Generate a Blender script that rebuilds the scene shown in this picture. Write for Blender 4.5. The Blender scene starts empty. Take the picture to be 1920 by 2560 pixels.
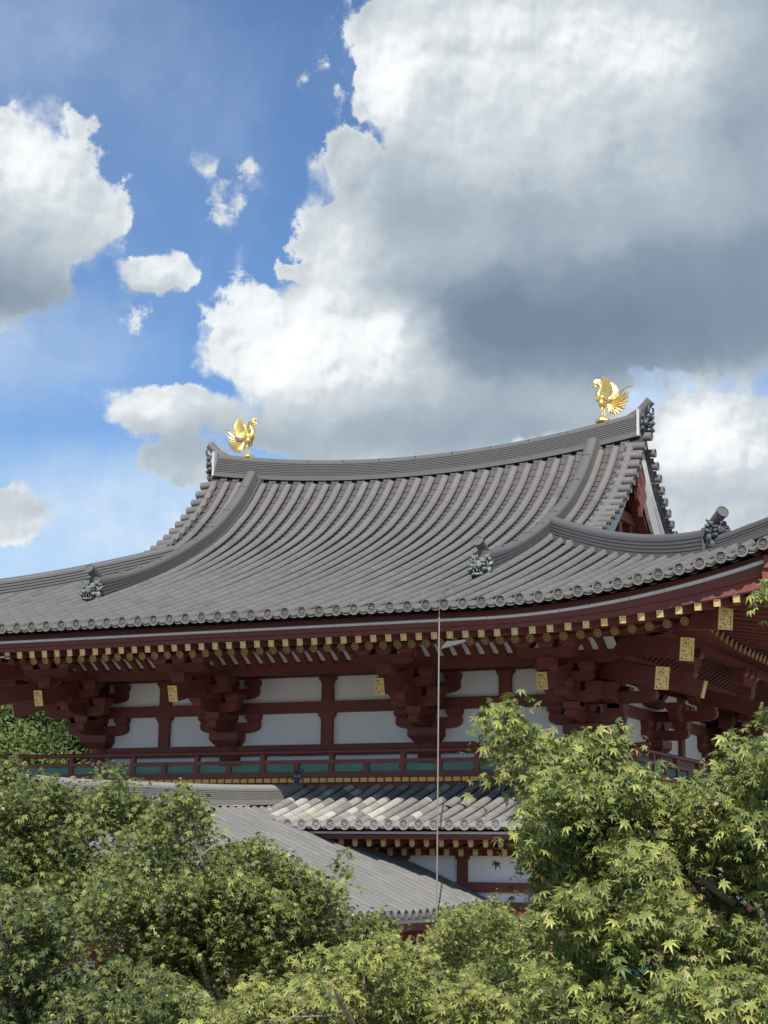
import bpy, math, random
import numpy as np
from mathutils import Vector, Matrix

R = math.radians
random.seed(7)
rng = np.random.default_rng(7)
sc = bpy.context.scene
COL = sc.collection

# ------------------------------------------------------------------ camera
CAM = np.array([15.8158, -34.4426, 4.5681])
FPX, YAW, PIT, ROL = 4500.0, 0.449184, 0.199524, 0.015127
fw = np.array([-math.sin(YAW) * math.cos(PIT), math.cos(YAW) * math.cos(PIT), math.sin(PIT)])
r0 = np.array([math.cos(YAW), math.sin(YAW), 0.0])
u0 = np.cross(r0, fw)
rt = math.cos(ROL) * r0 + math.sin(ROL) * u0
up = -math.sin(ROL) * r0 + math.cos(ROL) * u0
cd = bpy.data.cameras.new('camera')
cd.sensor_fit = 'HORIZONTAL'
cd.sensor_width = 36.0
cd.lens = FPX / 1920 * 36.0
cd.clip_start = 0.1
cd.clip_end = 6000
cam = bpy.data.objects.new('camera', cd)
COL.objects.link(cam)
cam.matrix_world = Matrix(((rt[0], up[0], -fw[0], CAM[0]), (rt[1], up[1], -fw[1], CAM[1]),
                           (rt[2], up[2], -fw[2], CAM[2]), (0, 0, 0, 1)))
sc.camera = cam


def at(px, py, depth):
    """world point seen at photo pixel (px, py) (1920x2560), depth metres in front of the camera"""
    return CAM + depth * (fw + rt * (px - 960) / FPX - up * (py - 1280) / FPX)


def azel(px, py):
    d = fw + rt * (px - 960) / FPX - up * (py - 1280) / FPX
    d = d / np.linalg.norm(d)
    return math.degrees(math.atan2(d[0], d[1])), math.degrees(math.asin(d[2]))


# ------------------------------------------------------------------ exposure, sun
sc.view_settings.view_transform = 'Standard'
sc.view_settings.look = 'None'
sc.view_settings.exposure = 0.50
sc.view_settings.gamma = 1.0
sc.view_settings.use_curve_mapping = False
sc.cycles.use_denoising = True
sc.cycles.max_bounces = 8
sc.cycles.transparent_max_bounces = 8

SUN_EL = R(40.5)
SUN_AZ = R(157.9)                      # clockwise from +Y
to_sun = Vector((math.sin(SUN_AZ) * math.cos(SUN_EL), math.cos(SUN_AZ) * math.cos(SUN_EL), math.sin(SUN_EL)))
sl = bpy.data.lights.new('sun', 'SUN')
sl.energy = 3.8
sl.angle = R(0.5)
sl.color = (1.0, 0.95, 0.87)
so = bpy.data.objects.new('sun', sl)
so.rotation_euler = to_sun.to_track_quat('Z', 'Y').to_euler()
so.location = (20, -40, 40)
COL.objects.link(so)


# ------------------------------------------------------------------ node helpers
class G:
    """tiny expression helper round a node tree"""
    def __init__(s, nt):
        s.nt = nt

    def n(s, t, **k):
        nd = s.nt.nodes.new(t)
        for a, b in k.items():
            setattr(nd, a, b)
        return nd

    def put(s, sock, v):
        if hasattr(v, 'is_output'):
            s.nt.links.new(v, sock)
        else:
            sock.default_value = v

    def m(s, op, a, b=None, c=None, clamp=False):
        nd = s.n('ShaderNodeMath', operation=op)
        nd.use_clamp = clamp
        s.put(nd.inputs[0], a)
        if b is not None:
            s.put(nd.inputs[1], b)
        if c is not None:
            s.put(nd.inputs[2], c)
        return nd.outputs[0]

    def v(s, op, a, b=None, out=0):
        nd = s.n('ShaderNodeVectorMath', operation=op)
        s.put(nd.inputs[0], a)
        if b is not None:
            s.put(nd.inputs[1], b)
        return nd.outputs[out]

    def mix(s, f, a, b):
        nd = s.n('ShaderNodeMix', data_type='RGBA')
        s.put(nd.inputs[0], f)
        s.put(nd.inputs[6], a)
        s.put(nd.inputs[7], b)
        return nd.outputs[2]

    def step(s, x, lo, hi):
        nd = s.n('ShaderNodeMapRange', interpolation_type='SMOOTHSTEP')
        s.put(nd.inputs[0], x)
        nd.inputs[1].default_value = lo
        nd.inputs[2].default_value = hi
        return nd.outputs[0]

    def lin(s, x, a, b, c, d):
        nd = s.n('ShaderNodeMapRange')
        s.put(nd.inputs[0], x)
        for i, q in enumerate((a, b, c, d)):
            nd.inputs[i + 1].default_value = q
        return nd.outputs[0]

    def noise(s, vec, scale, detail=4, rough=0.5, dist=0.0, out=0):
        nd = s.n('ShaderNodeTexNoise')
        if vec is not None:
            s.put(nd.inputs['Vector'], vec)
        nd.inputs['Scale'].default_value = scale
        nd.inputs['Detail'].default_value = detail
        nd.inputs['Roughness'].default_value = rough
        nd.inputs['Distortion'].default_value = dist
        return nd.outputs[out]

    def vor(s, vec, scale, detail=0, feature='F1', out=0, rough=0.5):
        nd = s.n('ShaderNodeTexVoronoi', feature=feature)
        s.put(nd.inputs['Vector'], vec)
        nd.inputs['Scale'].default_value = scale
        if 'Detail' in nd.inputs:
            nd.inputs['Detail'].default_value = detail
            nd.inputs['Roughness'].default_value = rough
        return nd.outputs[out]


# ------------------------------------------------------------------ sky: Nishita air with cumulus clouds fixed to compass directions
world = bpy.data.worlds.new('World')
sc.world = world
world.use_nodes = True
world.cycles.sampling_method = 'MANUAL'
world.cycles.sample_map_resolution = 512
wt = world.node_tree
wt.nodes.clear()
g = G(wt)
AZ0 = -25.7


def sky_pt(px, py):                     # photo pixel -> (az, el) sky coordinates in degrees
    a, e = azel(px, py)
    return (a - AZ0), e


tc = g.n('ShaderNodeTexCoord')
sep = g.n('ShaderNodeSeparateXYZ')
wt.links.new(tc.outputs['Generated'], sep.inputs[0])
az = g.m('SUBTRACT', g.m('MULTIPLY', g.m('ARCTAN2', sep.outputs[0], sep.outputs[1]), 57.29578), AZ0)
el = g.m('MULTIPLY', g.m('ARCSINE', sep.outputs[2]), 57.29578)
cx = g.n('ShaderNodeCombineXYZ')
g.put(cx.inputs[0], az)
g.put(cx.inputs[1], el)
P0 = cx.outputs[0]


def D2(px):                              # display px of the 1659-wide view -> photo px
    return px * 1.1573


# cloud masses: centre x, y, radius x, radius y (in 1659-wide display pixels)
BLOBS = [
    (1330, 80, 660, 380), (1030, 230, 300, 260), (1020, 450, 345, 215), (1470, 480, 680, 360), (890, 565, 265, 92), (1330, 660, 540, 165),
    (1120, 840, 340, 145), (835, 185, 95, 105), (765, 350, 78, 80), (645, 590, 60, 32), (835, 50, 95, 80),
    (700, 770, 300, 180), (560, 740, 150, 125), (650, 700, 135, 105), (850, 830, 300, 170), (800, 930, 380, 95),
    (385, 890, 215, 70), (410, 990, 125, 62), (345, 585, 104, 50), (-10, 420, 265, 215), (150, 470, 140, 125), (10, 600, 190, 105),
    (20, 1110, 85, 80), (1490, 940, 130, 95), (1640, 990, 220, 160), (1520, 1090, 300, 120), (1420, 1010, 120, 110),
    (1080, 740, 320, 190), (1000, 640, 260, 110), (1180, 620, 300, 120), (1480, 730, 440, 100), (1100, 820, 300, 110), (745, 515, 125, 105), (720, 600, 110, 60),
    (1250, -250, 800, 300), (2300, 300, 700, 350), (2500, 800, 500, 200), (-700, 300, 420, 240), (-900, 800, 400, 120), (3600, 200, 700, 400), (-2000, 100, 700, 420), (-3300, 500, 700, 300),
    (11800, 350, 2600, 650), (-8700, 300, 1900, 700), (6600, 250, 1900, 600), (-5300, 350, 1500, 600),  # unseen clouds behind the view, added to lift the light on the walls
]
DARK = [  # shaded cloud bases: x, y, rx, ry, strength
    (1480, 690, 540, 125, .62), (1080, 640, 330, 80, .34), (1250, 740, 330, 80, .36), (1300, 480, 420, 90, .32), (880, 430, 110, 100, .30),
    (1660, 170, 150, 330, .40), (1150, 900, 330, 90, .16), (30, 640, 190, 65, .50), (60, 560, 200, 80, .16), (840, 930, 360, 85, .30),
    (400, 970, 230, 60, .22), (1020, 740, 110, 110, .28), (1560, 1060, 260, 55, .18), (345, 630, 130, 26, .2), (1560, 560, 300, 70, .22),
    (1300, 960, 260, 90, .12), (790, 800, 110, 60, .10), (1420, 330, 200, 60, .12)]
LIGHT = [(11800, 350, 2600, 650, .5), (-8700, 300, 1900, 700, .5), (6600, 250, 1900, 600, .4), (-5300, 350, 1500, 600, .4), (640, 740, 190, 130, .46), (850, 700, 120, 50, .30), (830, 190, 70, 90, .34), (1050, 110, 260, 110, .16), (1480, 130, 240, 90, .16), (1480, 930, 120, 80, .48), (1610, 990, 140, 70, .18), (870, 790, 130, 100, .22), (40, 330, 110, 90, .26),  # leading entries brighten the added clouds out of view
         (1350, 60, 300, 60, .10), (340, 570, 90, 40, .22), (350, 880, 160, 45, .2), (720, 520, 100, 60, .10), (150, 420, 100, 80, .12)]
WISP = [(548, 375, 60, 70), (570, 415, 50, 60), (513, 535, 55, 70), (515, 450, 70, 60), (418, 340, 70, 50), (700, 400, 80, 100), (340, 660, 90, 50), (470, 860, 160, 60)]
HAZE = [(1200, 930, 420, 120, .95), (1500, 830, 140, 60, .25), (60, 740, 230, 110, .40), (120, 1150, 420, 150, .55), (420, 1090, 260, 110, .45), (250, 130, 380, 230, .12), (60, 40, 260, 120, .14)]
PXD = 1.1573 / FPX * 57.29578           # degrees per display pixel

n1 = g.noise(P0, 0.2, 3, 0.5, out=1)
warp = g.v('MULTIPLY', g.v('SUBTRACT', n1, (0.5, 0.5, 0.5)), (0.9, 0.8, 0))
n2 = g.noise(P0, 0.85, 6, 0.62, out=1)
warp2 = g.v('MULTIPLY', g.v('SUBTRACT', n2, (0.5, 0.5, 0.5)), (1.35, 1.2, 0))
warps = g.v('ADD', warp, warp2)
PW = g.v('ADD', P0, warps)
PS = g.v('ADD', P0, g.v('MULTIPLY', warps, (.9, .9, 0)))


def blob(P, x, y, a, b):
    u, v = sky_pt(D2(x), D2(y))
    q = g.v('MULTIPLY', g.v('SUBTRACT', P, (u, v, 0)), (1 / (a * PXD), 1 / (b * PXD), 0))
    return g.v('LENGTH', q, out=1)


M = None
for b in BLOBS:
    d = g.m('SUBTRACT', 1.0, blob(PW, *b))
    M = d if M is None else g.m('SMOOTH_MAX', M, d, 0.22)
for b in WISP:
    d = g.m('MULTIPLY', g.m('SUBTRACT', .60, blob(PW, *b)), .22)
    M = g.m('SMOOTH_MAX', M, d, 0.12)
M = g.m('MAXIMUM', M, -0.8)


def tone(lst):
    acc = None
    for b in lst:
        q = blob(PS, *b[:4])
        d = g.m('MULTIPLY', g.m('SUBTRACT', 1.0, g.step(q, 0.0, 1.75)), b[4])
        acc = d if acc is None else g.m('ADD', acc, d)
    return acc


dark = tone(DARK)
light = tone(LIGHT)
LDIR = (-0.16, 0.24, 0)


def puff(P):
    w = g.v('ADD', P, g.v('MULTIPLY', g.v('SUBTRACT', g.noise(P, 0.9, 4, 0.6, out=1), (.5, .5, .5)), (1.2, 1.2, 0)))
    vo = g.vor(w, 0.62, 2.5, 'SMOOTH_F1', rough=0.5)
    return g.m('ADD', g.m('MULTIPLY', g.noise(P, 0.5, 5, 0.55), 0.9), g.m('MULTIPLY', vo, -0.5))


d0 = g.m('SUBTRACT', g.noise(P0, 0.62, 10, 0.63), 0.5)
dens = g.m('ADD', g.m('ADD', M, g.m('MULTIPLY', g.m('MAXIMUM', g.m('SUBTRACT', M, .20), 0.0), 2.4)), g.m('MULTIPLY', d0, 1.5))
width = g.m('ADD', g.m('ADD', 0.14, g.m('MULTIPLY', dark, 0.6)), g.m('MULTIPLY', g.step(g.noise(P0, 0.45, 3, 0.5), 0.45, 0.65), 0.55))
alpha = g.step(g.m('DIVIDE', g.m('ADD', dens, -0.02), width), -0.05, 1.0)
relief = g.m('SUBTRACT', puff(P0), puff(g.v('ADD', P0, LDIR)))
rw = g.m('ADD', g.m('MULTIPLY', g.m('SUBTRACT', 1.0, g.step(dark, 0.0, 0.35)), 0.55), g.m('MULTIPLY', g.step(light, .05, .4), 0.65))
edge = g.m('SUBTRACT', 1.0, g.step(dens, 0.05, 0.7))          # thin, bright rims
soft = g.m('SUBTRACT', g.noise(PS, 0.36, 7, 0.58), 0.5)
bright = g.m('ADD', g.m('SUBTRACT', 0.66, dark), light)
bright = g.m('ADD', bright, g.m('MULTIPLY', g.m('MULTIPLY', relief, rw), 1.0))
bright = g.m('ADD', bright, g.m('MULTIPLY', soft, 0.55))
bright = g.m('ADD', bright, g.m('MULTIPLY', edge, 0.10))
ramp = g.n('ShaderNodeValToRGB')
g.put(ramp.inputs[0], g.lin(bright, -0.25, 1.15, 0, 1))
cr = ramp.color_ramp
cr.elements[0].position = 0.0
cr.elements[0].color = (.135, .18, .245, 1)
cr.elements[1].position = 1.0
cr.elements[1].color = (.72, .735, .735, 1)
for p, c in ((0.25, (.18, .232, .295, 1)), (0.48, (.295, .35, .40, 1)), (0.68, (.45, .49, .52, 1)), (0.84, (.62, .65, .665, 1))):
    e = cr.elements.new(p)
    e.color = c

sky = g.n('ShaderNodeTexSky', sky_type='NISHITA')
sky.sun_disc = False
sky.sun_elevation = SUN_EL
sky.sun_rotation = SUN_AZ
sky.air_density = 1.0
sky.dust_density = 0.25
sky.ozone_density = 3.2
SKYS = 0.115
# thin veil of high haze, thicker low down
veil = g.m('MULTIPLY', g.step(g.noise(P0, 0.13, 6, 0.6, 0.6), 0.42, 0.8), g.lin(el, 4, 30, 0.30, 0.10))
low = g.m('MULTIPLY', g.m('SUBTRACT', 1.0, g.step(el, 2.0, 15.0)), 0.50)
veil = g.m('MAXIMUM', veil, low, clamp=True)
hz = g.m('MULTIPLY', tone(HAZE), g.lin(g.noise(PS, .5, 6, .6), .3, .7, .55, 1.25))
veil = g.m('ADD', veil, g.m('MULTIPLY', g.m('SUBTRACT', 1.0, veil), g.m('MINIMUM', hz, .92)), clamp=True)
air = g.mix(veil, g.v('MULTIPLY', sky.outputs[0], (.56, .66, .78)), (4.3, 5.1, 5.8, 1))
cloud = g.v('SCALE', ramp.outputs[0])
cloud.node.inputs['Scale'].default_value = 1.0 / SKYS
final = g.mix(alpha, air, cloud)
bg = g.n('ShaderNodeBackground')
g.put(bg.inputs[0], final)
bg.inputs[1].default_value = SKYS
wo = g.n('ShaderNodeOutputWorld')
wt.links.new(bg.outputs[0], wo.inputs[0])


# ------------------------------------------------------------------ materials
def material(name, base, rough=0.7, metal=0.0, var=0.25, scale=3.0, bump=0.0, bscale=30.0, tint=None, fine=0.0, spec=0.4, second=None, smix=(0.55, 0.7), sscale=2.0, member=0.0, stretch=None):
    """procedural surface: base colour, large and fine mottling, optional per-face tint attribute, second colour in patches, bump"""
    m = bpy.data.materials.new(name)
    m.use_nodes = True
    nt = m.node_tree
    q = G(nt)
    b = nt.nodes['Principled BSDF']
    tcn = q.n('ShaderNodeTexCoord')
    ob = tcn.outputs['Object']
    c = tuple(base) + (1,)
    lo = tuple(max(0, v * (1 - var)) for v in base) + (1,)
    hi = tuple(v * (1 + var) for v in base) + (1,)
    col = q.mix(q.noise(ob, scale, 5, 0.6), lo, hi)
    if second:
        col = q.mix(q.step(q.noise(q.v('MULTIPLY', ob, stretch) if stretch else ob, sscale, 6, 0.65), *smix), col, tuple(second) + (1,))
    if fine:
        col = q.mix(fine, col, q.mix(q.noise(ob, scale * 14, 3, 0.6), (0, 0, 0, 1), (base[0] * 2, base[1] * 2, base[2] * 2, 1)))
    if member:
        oi = q.n('ShaderNodeObjectInfo')
        vv = q.lin(oi.outputs['Random'], 0, 1, 1 - member, 1 + member)
        col = q.v('MULTIPLY', col, q.v('SCALE', (1, 1, 1)))
        q.put(col.node.inputs[1].links[0].from_node.inputs['Scale'], vv)
    if tint:
        a = q.n('ShaderNodeAttribute', attribute_name='tint')
        nd = q.n('ShaderNodeMix', data_type='RGBA', blend_type='MULTIPLY')
        nd.inputs[0].default_value = 1.0
        q.put(nd.inputs[6], col)
        q.put(nd.inputs[7], a.outputs['Color'])
        col = nd.outputs[2]
    q.put(b.inputs['Base Color'], col)
    b.inputs['Roughness'].default_value = rough
    b.inputs['Metallic'].default_value = metal
    b.inputs['Specular IOR Level'].default_value = spec
    if bump:
        bn = q.n('ShaderNodeBump')
        bn.inputs['Strength'].default_value = bump
        bn.inputs['Distance'].default_value = 0.02
        q.put(bn.inputs['Height'], q.noise(ob, bscale, 4, 0.6))
        nt.links.new(bn.outputs[0], b.inputs['Normal'])
    return m


M_TILE = material('grey_roof_tile', (.170, .160, .150), .62, var=.10, scale=1.3, tint=True, fine=.10, bump=.15, bscale=60, spec=.35)
M_RIDGE = material('ridge_tile', (.128, .122, .117), .6, var=.13, scale=1.7, tint=True, fine=.12, bump=.2, bscale=50)
M_OLD = material('weathered_tile', (.31, .30, .28), .85, var=.18, scale=2.2, tint=True, fine=.12, bump=.3, bscale=60)
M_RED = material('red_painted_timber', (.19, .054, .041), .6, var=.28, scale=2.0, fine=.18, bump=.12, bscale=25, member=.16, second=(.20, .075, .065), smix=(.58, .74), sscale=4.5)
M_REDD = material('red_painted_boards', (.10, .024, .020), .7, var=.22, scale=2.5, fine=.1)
M_WHITE = material('white_plaster', (.93, .93, .92), .9, var=.04, scale=1.5, fine=.03, bump=.06, bscale=40, second=(.76, .74, .68), smix=(.58, .86), sscale=3.0, stretch=(1, 1, .22), member=.03)
M_STRIP = material('pale_eave_batten', (.78, .82, .84), .5, var=.16, scale=4.0, fine=.12, tint=True)
M_HAFU = material('grey_painted_board', (.50, .50, .49), .75, var=.12, scale=3.0, fine=.08)
M_GREEN = material('green_painted_bars', (.20, .36, .285), .5, var=.25, scale=6.0)
M_DGREEN = material('dark_green_lattice', (.012, .075, .055), .55, var=.2, scale=5.0)
M_YEL = material('ochre_painted_ends', (.80, .47, .10), .6, var=.22, scale=9.0, fine=.1)
M_ORN = material('patinated_ornament', (.15, .165, .155), .5, .15, var=.4, scale=9.0, second=(.46, .48, .44), smix=(.52, .66), sscale=14.0, bump=.5, bscale=40)
M_ORND = material('dark_ornament', (.085, .09, .095), .36, .3, var=.4, scale=9.0, second=(.36, .37, .38), smix=(.55, .68), sscale=16.0, bump=.4, bscale=40)
M_GOLD = material('gilt_bronze', (.98, .72, .26), .38, .92, var=.10, scale=8.0, bump=.12, bscale=70)
M_PIPE = material('pale_metal_pipe', (.27, .235, .215), .5, .3, var=.12, scale=4.0)
M_STEEL = material('galvanised_steel', (.17, .165, .16), .5, .4, var=.15, scale=8.0)
M_DARK = material('dark_bedding_clay', (.055, .050, .046), .95, var=.3, scale=6.0)
M_STONE = material('stone_base', (.36, .34, .31), .9, var=.2, scale=1.5, fine=.2, bump=.4)
M_BARK = material('pale_maple_bark', (.27, .235, .19), .9, var=.35, scale=7.0, fine=.25, bump=.6, bscale=30, second=(.46, .43, .37), smix=(.52, .66), sscale=9.0)
M_DBARK = material('dark_bark', (.085, .065, .05), .95, var=.35, scale=5.0, fine=.25, bump=.8, bscale=20)


def plate_material(name, gold, hole, scale, thr):
    """pierced gilt plate: gold scrollwork over a dark ground"""
    m = bpy.data.materials.new(name)
    m.use_nodes = True
    q = G(m.node_tree)
    b = m.node_tree.nodes['Principled BSDF']
    tcn = q.n('ShaderNodeTexCoord')
    ob = tcn.outputs['Object']
    w = q.v('ADD', ob, q.v('MULTIPLY', q.v('SUBTRACT', q.noise(ob, scale * .6, 2, .5, out=1), (.5, .5, .5)), (.035, .035, .035)))
    f = q.vor(w, scale, 0, 'DISTANCE_TO_EDGE')
    k = q.step(f, thr, thr + .10)
    at_ = q.n('ShaderNodeAttribute', attribute_name='tint')          # 1 on the solid rim, 0 on the pierced field
    k = q.m('MULTIPLY', k, q.m('SUBTRACT', 1.0, at_.outputs['Fac']))
    q.put(b.inputs['Base Color'], q.mix(k, gold + (1,), hole + (1,)))
    q.put(b.inputs['Metallic'], q.m('MULTIPLY', q.m('SUBTRACT', 1.0, k), 0.55))
    b.inputs['Roughness'].default_value = .42
    return m


M_PLATE = plate_material('pierced_gilt_plate', (.76, .58, .23), (.03, .02, .012), 26.0, .16)
M_PLATES = plate_material('small_gilt_plate', (.80, .62, .27), (.06, .035, .02), 34.0, .17)
M_PLATER_SHADED = plate_material('round_gilt_plate_shaded', (.42, .31, .12), (.03, .018, .012), 40.0, .10)  # same gilding as the squares; overhang shade painted in as duller gold


def leaf_material(name, transl=.16, rough=.5):
    m = bpy.data.materials.new(name)
    m.use_nodes = True
    nt = m.node_tree
    q = G(nt)
    nt.nodes.clear()
    a = q.n('ShaderNodeAttribute', attribute_name='tint')
    pr = q.n('ShaderNodeBsdfPrincipled')
    q.put(pr.inputs['Base Color'], a.outputs['Color'])
    pr.inputs['Roughness'].default_value = rough
    pr.inputs['Specular IOR Level'].default_value = .35
    tr = q.n('ShaderNodeBsdfTranslucent')
    nd = q.n('ShaderNodeMix', data_type='RGBA', blend_type='MULTIPLY')
    nd.inputs[0].default_value = 1.0
    q.put(nd.inputs[6], a.outputs['Color'])
    nd.inputs[7].default_value = (1.1, 1.25, .55, 1)
    q.put(tr.inputs[0], nd.outputs[2])
    mx = q.n('ShaderNodeMixShader')
    mx.inputs[0].default_value = transl
    nt.links.new(pr.outputs[0], mx.inputs[1])
    nt.links.new(tr.outputs[0], mx.inputs[2])
    o = q.n('ShaderNodeOutputMaterial')
    nt.links.new(mx.outputs[0], o.inputs[0])
    return m


M_LEAF = leaf_material('maple_leaf')
M_NEEDLE = leaf_material('needle_foliage', .2, .6)


# ------------------------------------------------------------------ mesh builder
class MB:
    def __init__(s):
        s.v, s.f, s.t = [], [], []

    def face(s, idx, t=1.0):
        s.f.append(tuple(idx))
        s.t.append(t)

    def add(s, vs):
        k = len(s.v)
        s.v.extend([tuple(map(float, p)) for p in vs])
        return k

    def hexa(s, p, t=1.0):
        """eight corners: bottom ring 0-3, top ring 4-7"""
        k = s.add(p)
        for q in ((3, 2, 1, 0), (4, 5, 6, 7), (0, 1, 5, 4), (1, 2, 6, 5), (2, 3, 7, 6), (3, 0, 4, 7)):
            s.face([k + i for i in q], t)

    def box(s, x0, x1, y0, y1, z0, z1, t=1.0):
        s.hexa([(x0, y0, z0), (x1, y0, z0), (x1, y1, z0), (x0, y1, z0), (x0, y0, z1), (x1, y0, z1), (x1, y1, z1), (x0, y1, z1)], t)

    def frustum(s, c, b, tp, z0, z1):
        """block narrower at its foot: half sizes b=(x,y) at z0, tp at z1"""
        x, y = c
        s.hexa([(x - b[0], y - b[1], z0), (x + b[0], y - b[1], z0), (x + b[0], y + b[1], z0), (x - b[0], y + b[1], z0),
                (x - tp[0], y - tp[1], z1), (x + tp[0], y - tp[1], z1), (x + tp[0], y + tp[1], z1), (x - tp[0], y + tp[1], z1)])

    def beam(s, a, b, w, h, upv=(0, 0, 1)):
        """square-cut beam from a to b (centre line), width w, height h"""
        a, b = Vector(a), Vector(b)
        t = (b - a).normalized()
        sd = t.cross(Vector(upv)).normalized() * (w / 2)
        u = sd.cross(t).normalized() * (h / 2)
        s.hexa([a - sd - u, a + sd - u, b + sd - u, b - sd - u, a - sd + u, a + sd + u, b + sd + u, b - sd + u])

    def prism(s, poly, org, ax, ay, an, th):
        """polygon (u, v) in the plane (org, ax, ay), extruded th along an, centred"""
        n = len(poly)
        org, ax, ay, an = Vector(org), Vector(ax), Vector(ay), Vector(an)
        fr = [org + ax * u + ay * v - an * (th / 2) for u, v in poly]
        bk = [org + ax * u + ay * v + an * (th / 2) for u, v in poly]
        k = s.add(fr + bk)
        s.face([k + i for i in range(n)][::-1])
        s.face([k + n + i for i in range(n)])
        for i in range(n):
            j = (i + 1) % n
            s.face([k + i, k + j, k + n + j, k + n + i])

    def tube(s, path, rad, n=10, caps=True, t=1.0):
        path = [Vector(p) for p in path]
        if not hasattr(rad, '__len__'):
            rad = [rad] * len(path)
        ref = None
        rings = []
        for i, p in enumerate(path):
            d = (path[min(i + 1, len(path) - 1)] - path[max(i - 1, 0)]).normalized()
            if ref is None:
                ref = d.orthogonal().normalized()
            ref = (ref - d * ref.dot(d)).normalized()
            w = d.cross(ref)
            rings.append(s.add([p + (ref * math.cos(2 * math.pi * j / n) + w * math.sin(2 * math.pi * j / n)) * rad[i] for j in range(n)]))
        for i in range(len(rings) - 1):
            for j in range(n):
                k = (j + 1) % n
                s.face([rings[i] + j, rings[i] + k, rings[i + 1] + k, rings[i + 1] + j], t)
        if caps:
            s.face([rings[0] + j for j in range(n)][::-1], t)
            s.face([rings[-1] + j for j in range(n)], t)

    def sweep(s, path, section, ups=None, scale=None):
        """closed section (u sideways, v up) swept along a path"""
        path = [Vector(p) for p in path]
        n = len(section)
        rings = []
        for i, p in enumerate(path):
            d = (path[min(i + 1, len(path) - 1)] - path[max(i - 1, 0)]).normalized()
            uu = Vector(ups[i]) if ups else Vector((0, 0, 1))
            sd = d.cross(uu).normalized()
            un = sd.cross(d).normalized()
            k = scale[i] if scale else 1.0
            rings.append(s.add([p + sd * u + un * v * k for u, v in section]))
        for i in range(len(rings) - 1):
            for j in range(n):
                k = (j + 1) % n
                s.face([rings[i] + j, rings[i] + k, rings[i + 1] + k, rings[i + 1] + j])
        s.face([rings[0] + j for j in range(n)][::-1])
        s.face([rings[-1] + j for j in range(n)])

    def ball(s, c, r, nu=10, nv=7, rot=None, t=1.0):
        if not hasattr(r, '__len__'):
            r = (r, r, r)
        pts = []
        for i in range(nv + 1):
            a = math.pi * i / nv
            for j in range(nu):
                b = 2 * math.pi * j / nu
                q = Vector((r[0] * math.sin(a) * math.cos(b), r[1] * math.sin(a) * math.sin(b), r[2] * math.cos(a)))
                if rot is not None:
                    q = rot @ q
                pts.append(q + Vector(c))
        k = s.add(pts)
        for i in range(nv):
            for j in range(nu):
                j2 = (j + 1) % nu
                s.face([k + i * nu + j, k + (i + 1) * nu + j, k + (i + 1) * nu + j2, k + i * nu + j2], t)

    def disc_end(s, c, nrm, r, t=1.0):
        """round eave-tile end: rim, sunken field, boss and petals"""
        c, nrm = Vector(c), Vector(nrm).normalized()
        a = nrm.orthogonal().normalized()
        b = nrm.cross(a)
        N = 18

        def ring(rr, off):
            return s.add([c + nrm * off + (a * math.cos(2 * math.pi * j / N) + b * math.sin(2 * math.pi * j / N)) * rr for j in range(N)])
        rs = [ring(r * .93, -.05), ring(r, -.03), ring(r, .012), ring(r * .76, .012), ring(r * .73, -.012)]
        for i in range(len(rs) - 1):
            for j in range(N):
                k = (j + 1) % N
                s.face([rs[i] + j, rs[i] + k, rs[i + 1] + k, rs[i + 1] + j], t * (1 if i < 3 else .6))
        s.face([rs[-1] + j for j in range(N)], t * .55)
        s.ball(c - nrm * .008, r * .22, 6, 4, t=t)
        for q in range(6):
            an = 2 * math.pi * q / 6
            s.ball(c - nrm * .010 + (a * math.cos(an) + b * math.sin(an)) * r * .47, r * .15, 5, 3, t=t)

    def build(s, name, mat, parent=None, smooth=False, loc=None):
        me = bpy.data.meshes.new(name)
        me.from_pydata(s.v, [], s.f)
        me.update()
        at_ = me.attributes.new('tint', 'FLOAT_COLOR', 'FACE')
        buf = np.ones((len(s.f), 4), np.float32)
        for i, t in enumerate(s.t):
            buf[i, :3] = t
        at_.data.foreach_set('color', buf.ravel())
        me.materials.append(mat)
        if smooth:
            me.polygons.foreach_set('use_smooth', [True] * len(me.polygons))
            if smooth != 'all':
                me.set_sharp_from_angle(angle=R(42))
        o = bpy.data.objects.new(name, me)
        COL.objects.link(o)
        if parent:
            o.parent = parent
        if loc:
            o.location = loc
        return o


def thing(name, label, cat, loc=(0, 0, 0), rotz=0.0, group=None):
    o = bpy.data.objects.new(name, None)
    o.empty_display_size = .5
    COL.objects.link(o)
    o.location = loc
    o.rotation_euler = (0, 0, rotz)
    o['label'] = label
    o['category'] = cat
    if group:
        o['group'] = group
    return o


def copy_obj(o, parent, loc=None):
    c = o.copy()
    COL.objects.link(c)
    c.parent = parent
    if loc is not None:
        c.location = loc
    return c


# ------------------------------------------------------------------ ground
def ground_z(x, y):
    d = math.hypot(x - 17.5, y + 37)
    t = max(0.0, min(1.0, 1 - (d - 3) / 19))
    return 3.05 * t * t * (3 - 2 * t)


gb = MB()
xs = [-3000, -1200, -500, -200, -100, -60] + list(range(-40, 61, 3)) + [80, 120, 220, 500, 1200, 3000]
ys = [-1500, -500, -200, -100] + list(range(-70, 41, 3)) + [60, 100, 200, 500, 1200, 4000]
k0 = gb.add([(x, y, ground_z(x, y)) for y in ys for x in xs])
for j in range(len(ys) - 1):
    for i in range(len(xs) - 1):
        a = k0 + j * len(xs) + i
        gb.face([a, a + 1, a + 1 + len(xs), a + len(xs)])
M_GROUND = material('gravel_and_moss', (.34, .32, .27), .95, var=.2, scale=.6, fine=.2, second=(.16, .17, .09), smix=(.6, .75), sscale=.2)
gr = gb.build('ground', M_GROUND, smooth='all')
gr['kind'] = 'structure'

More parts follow.
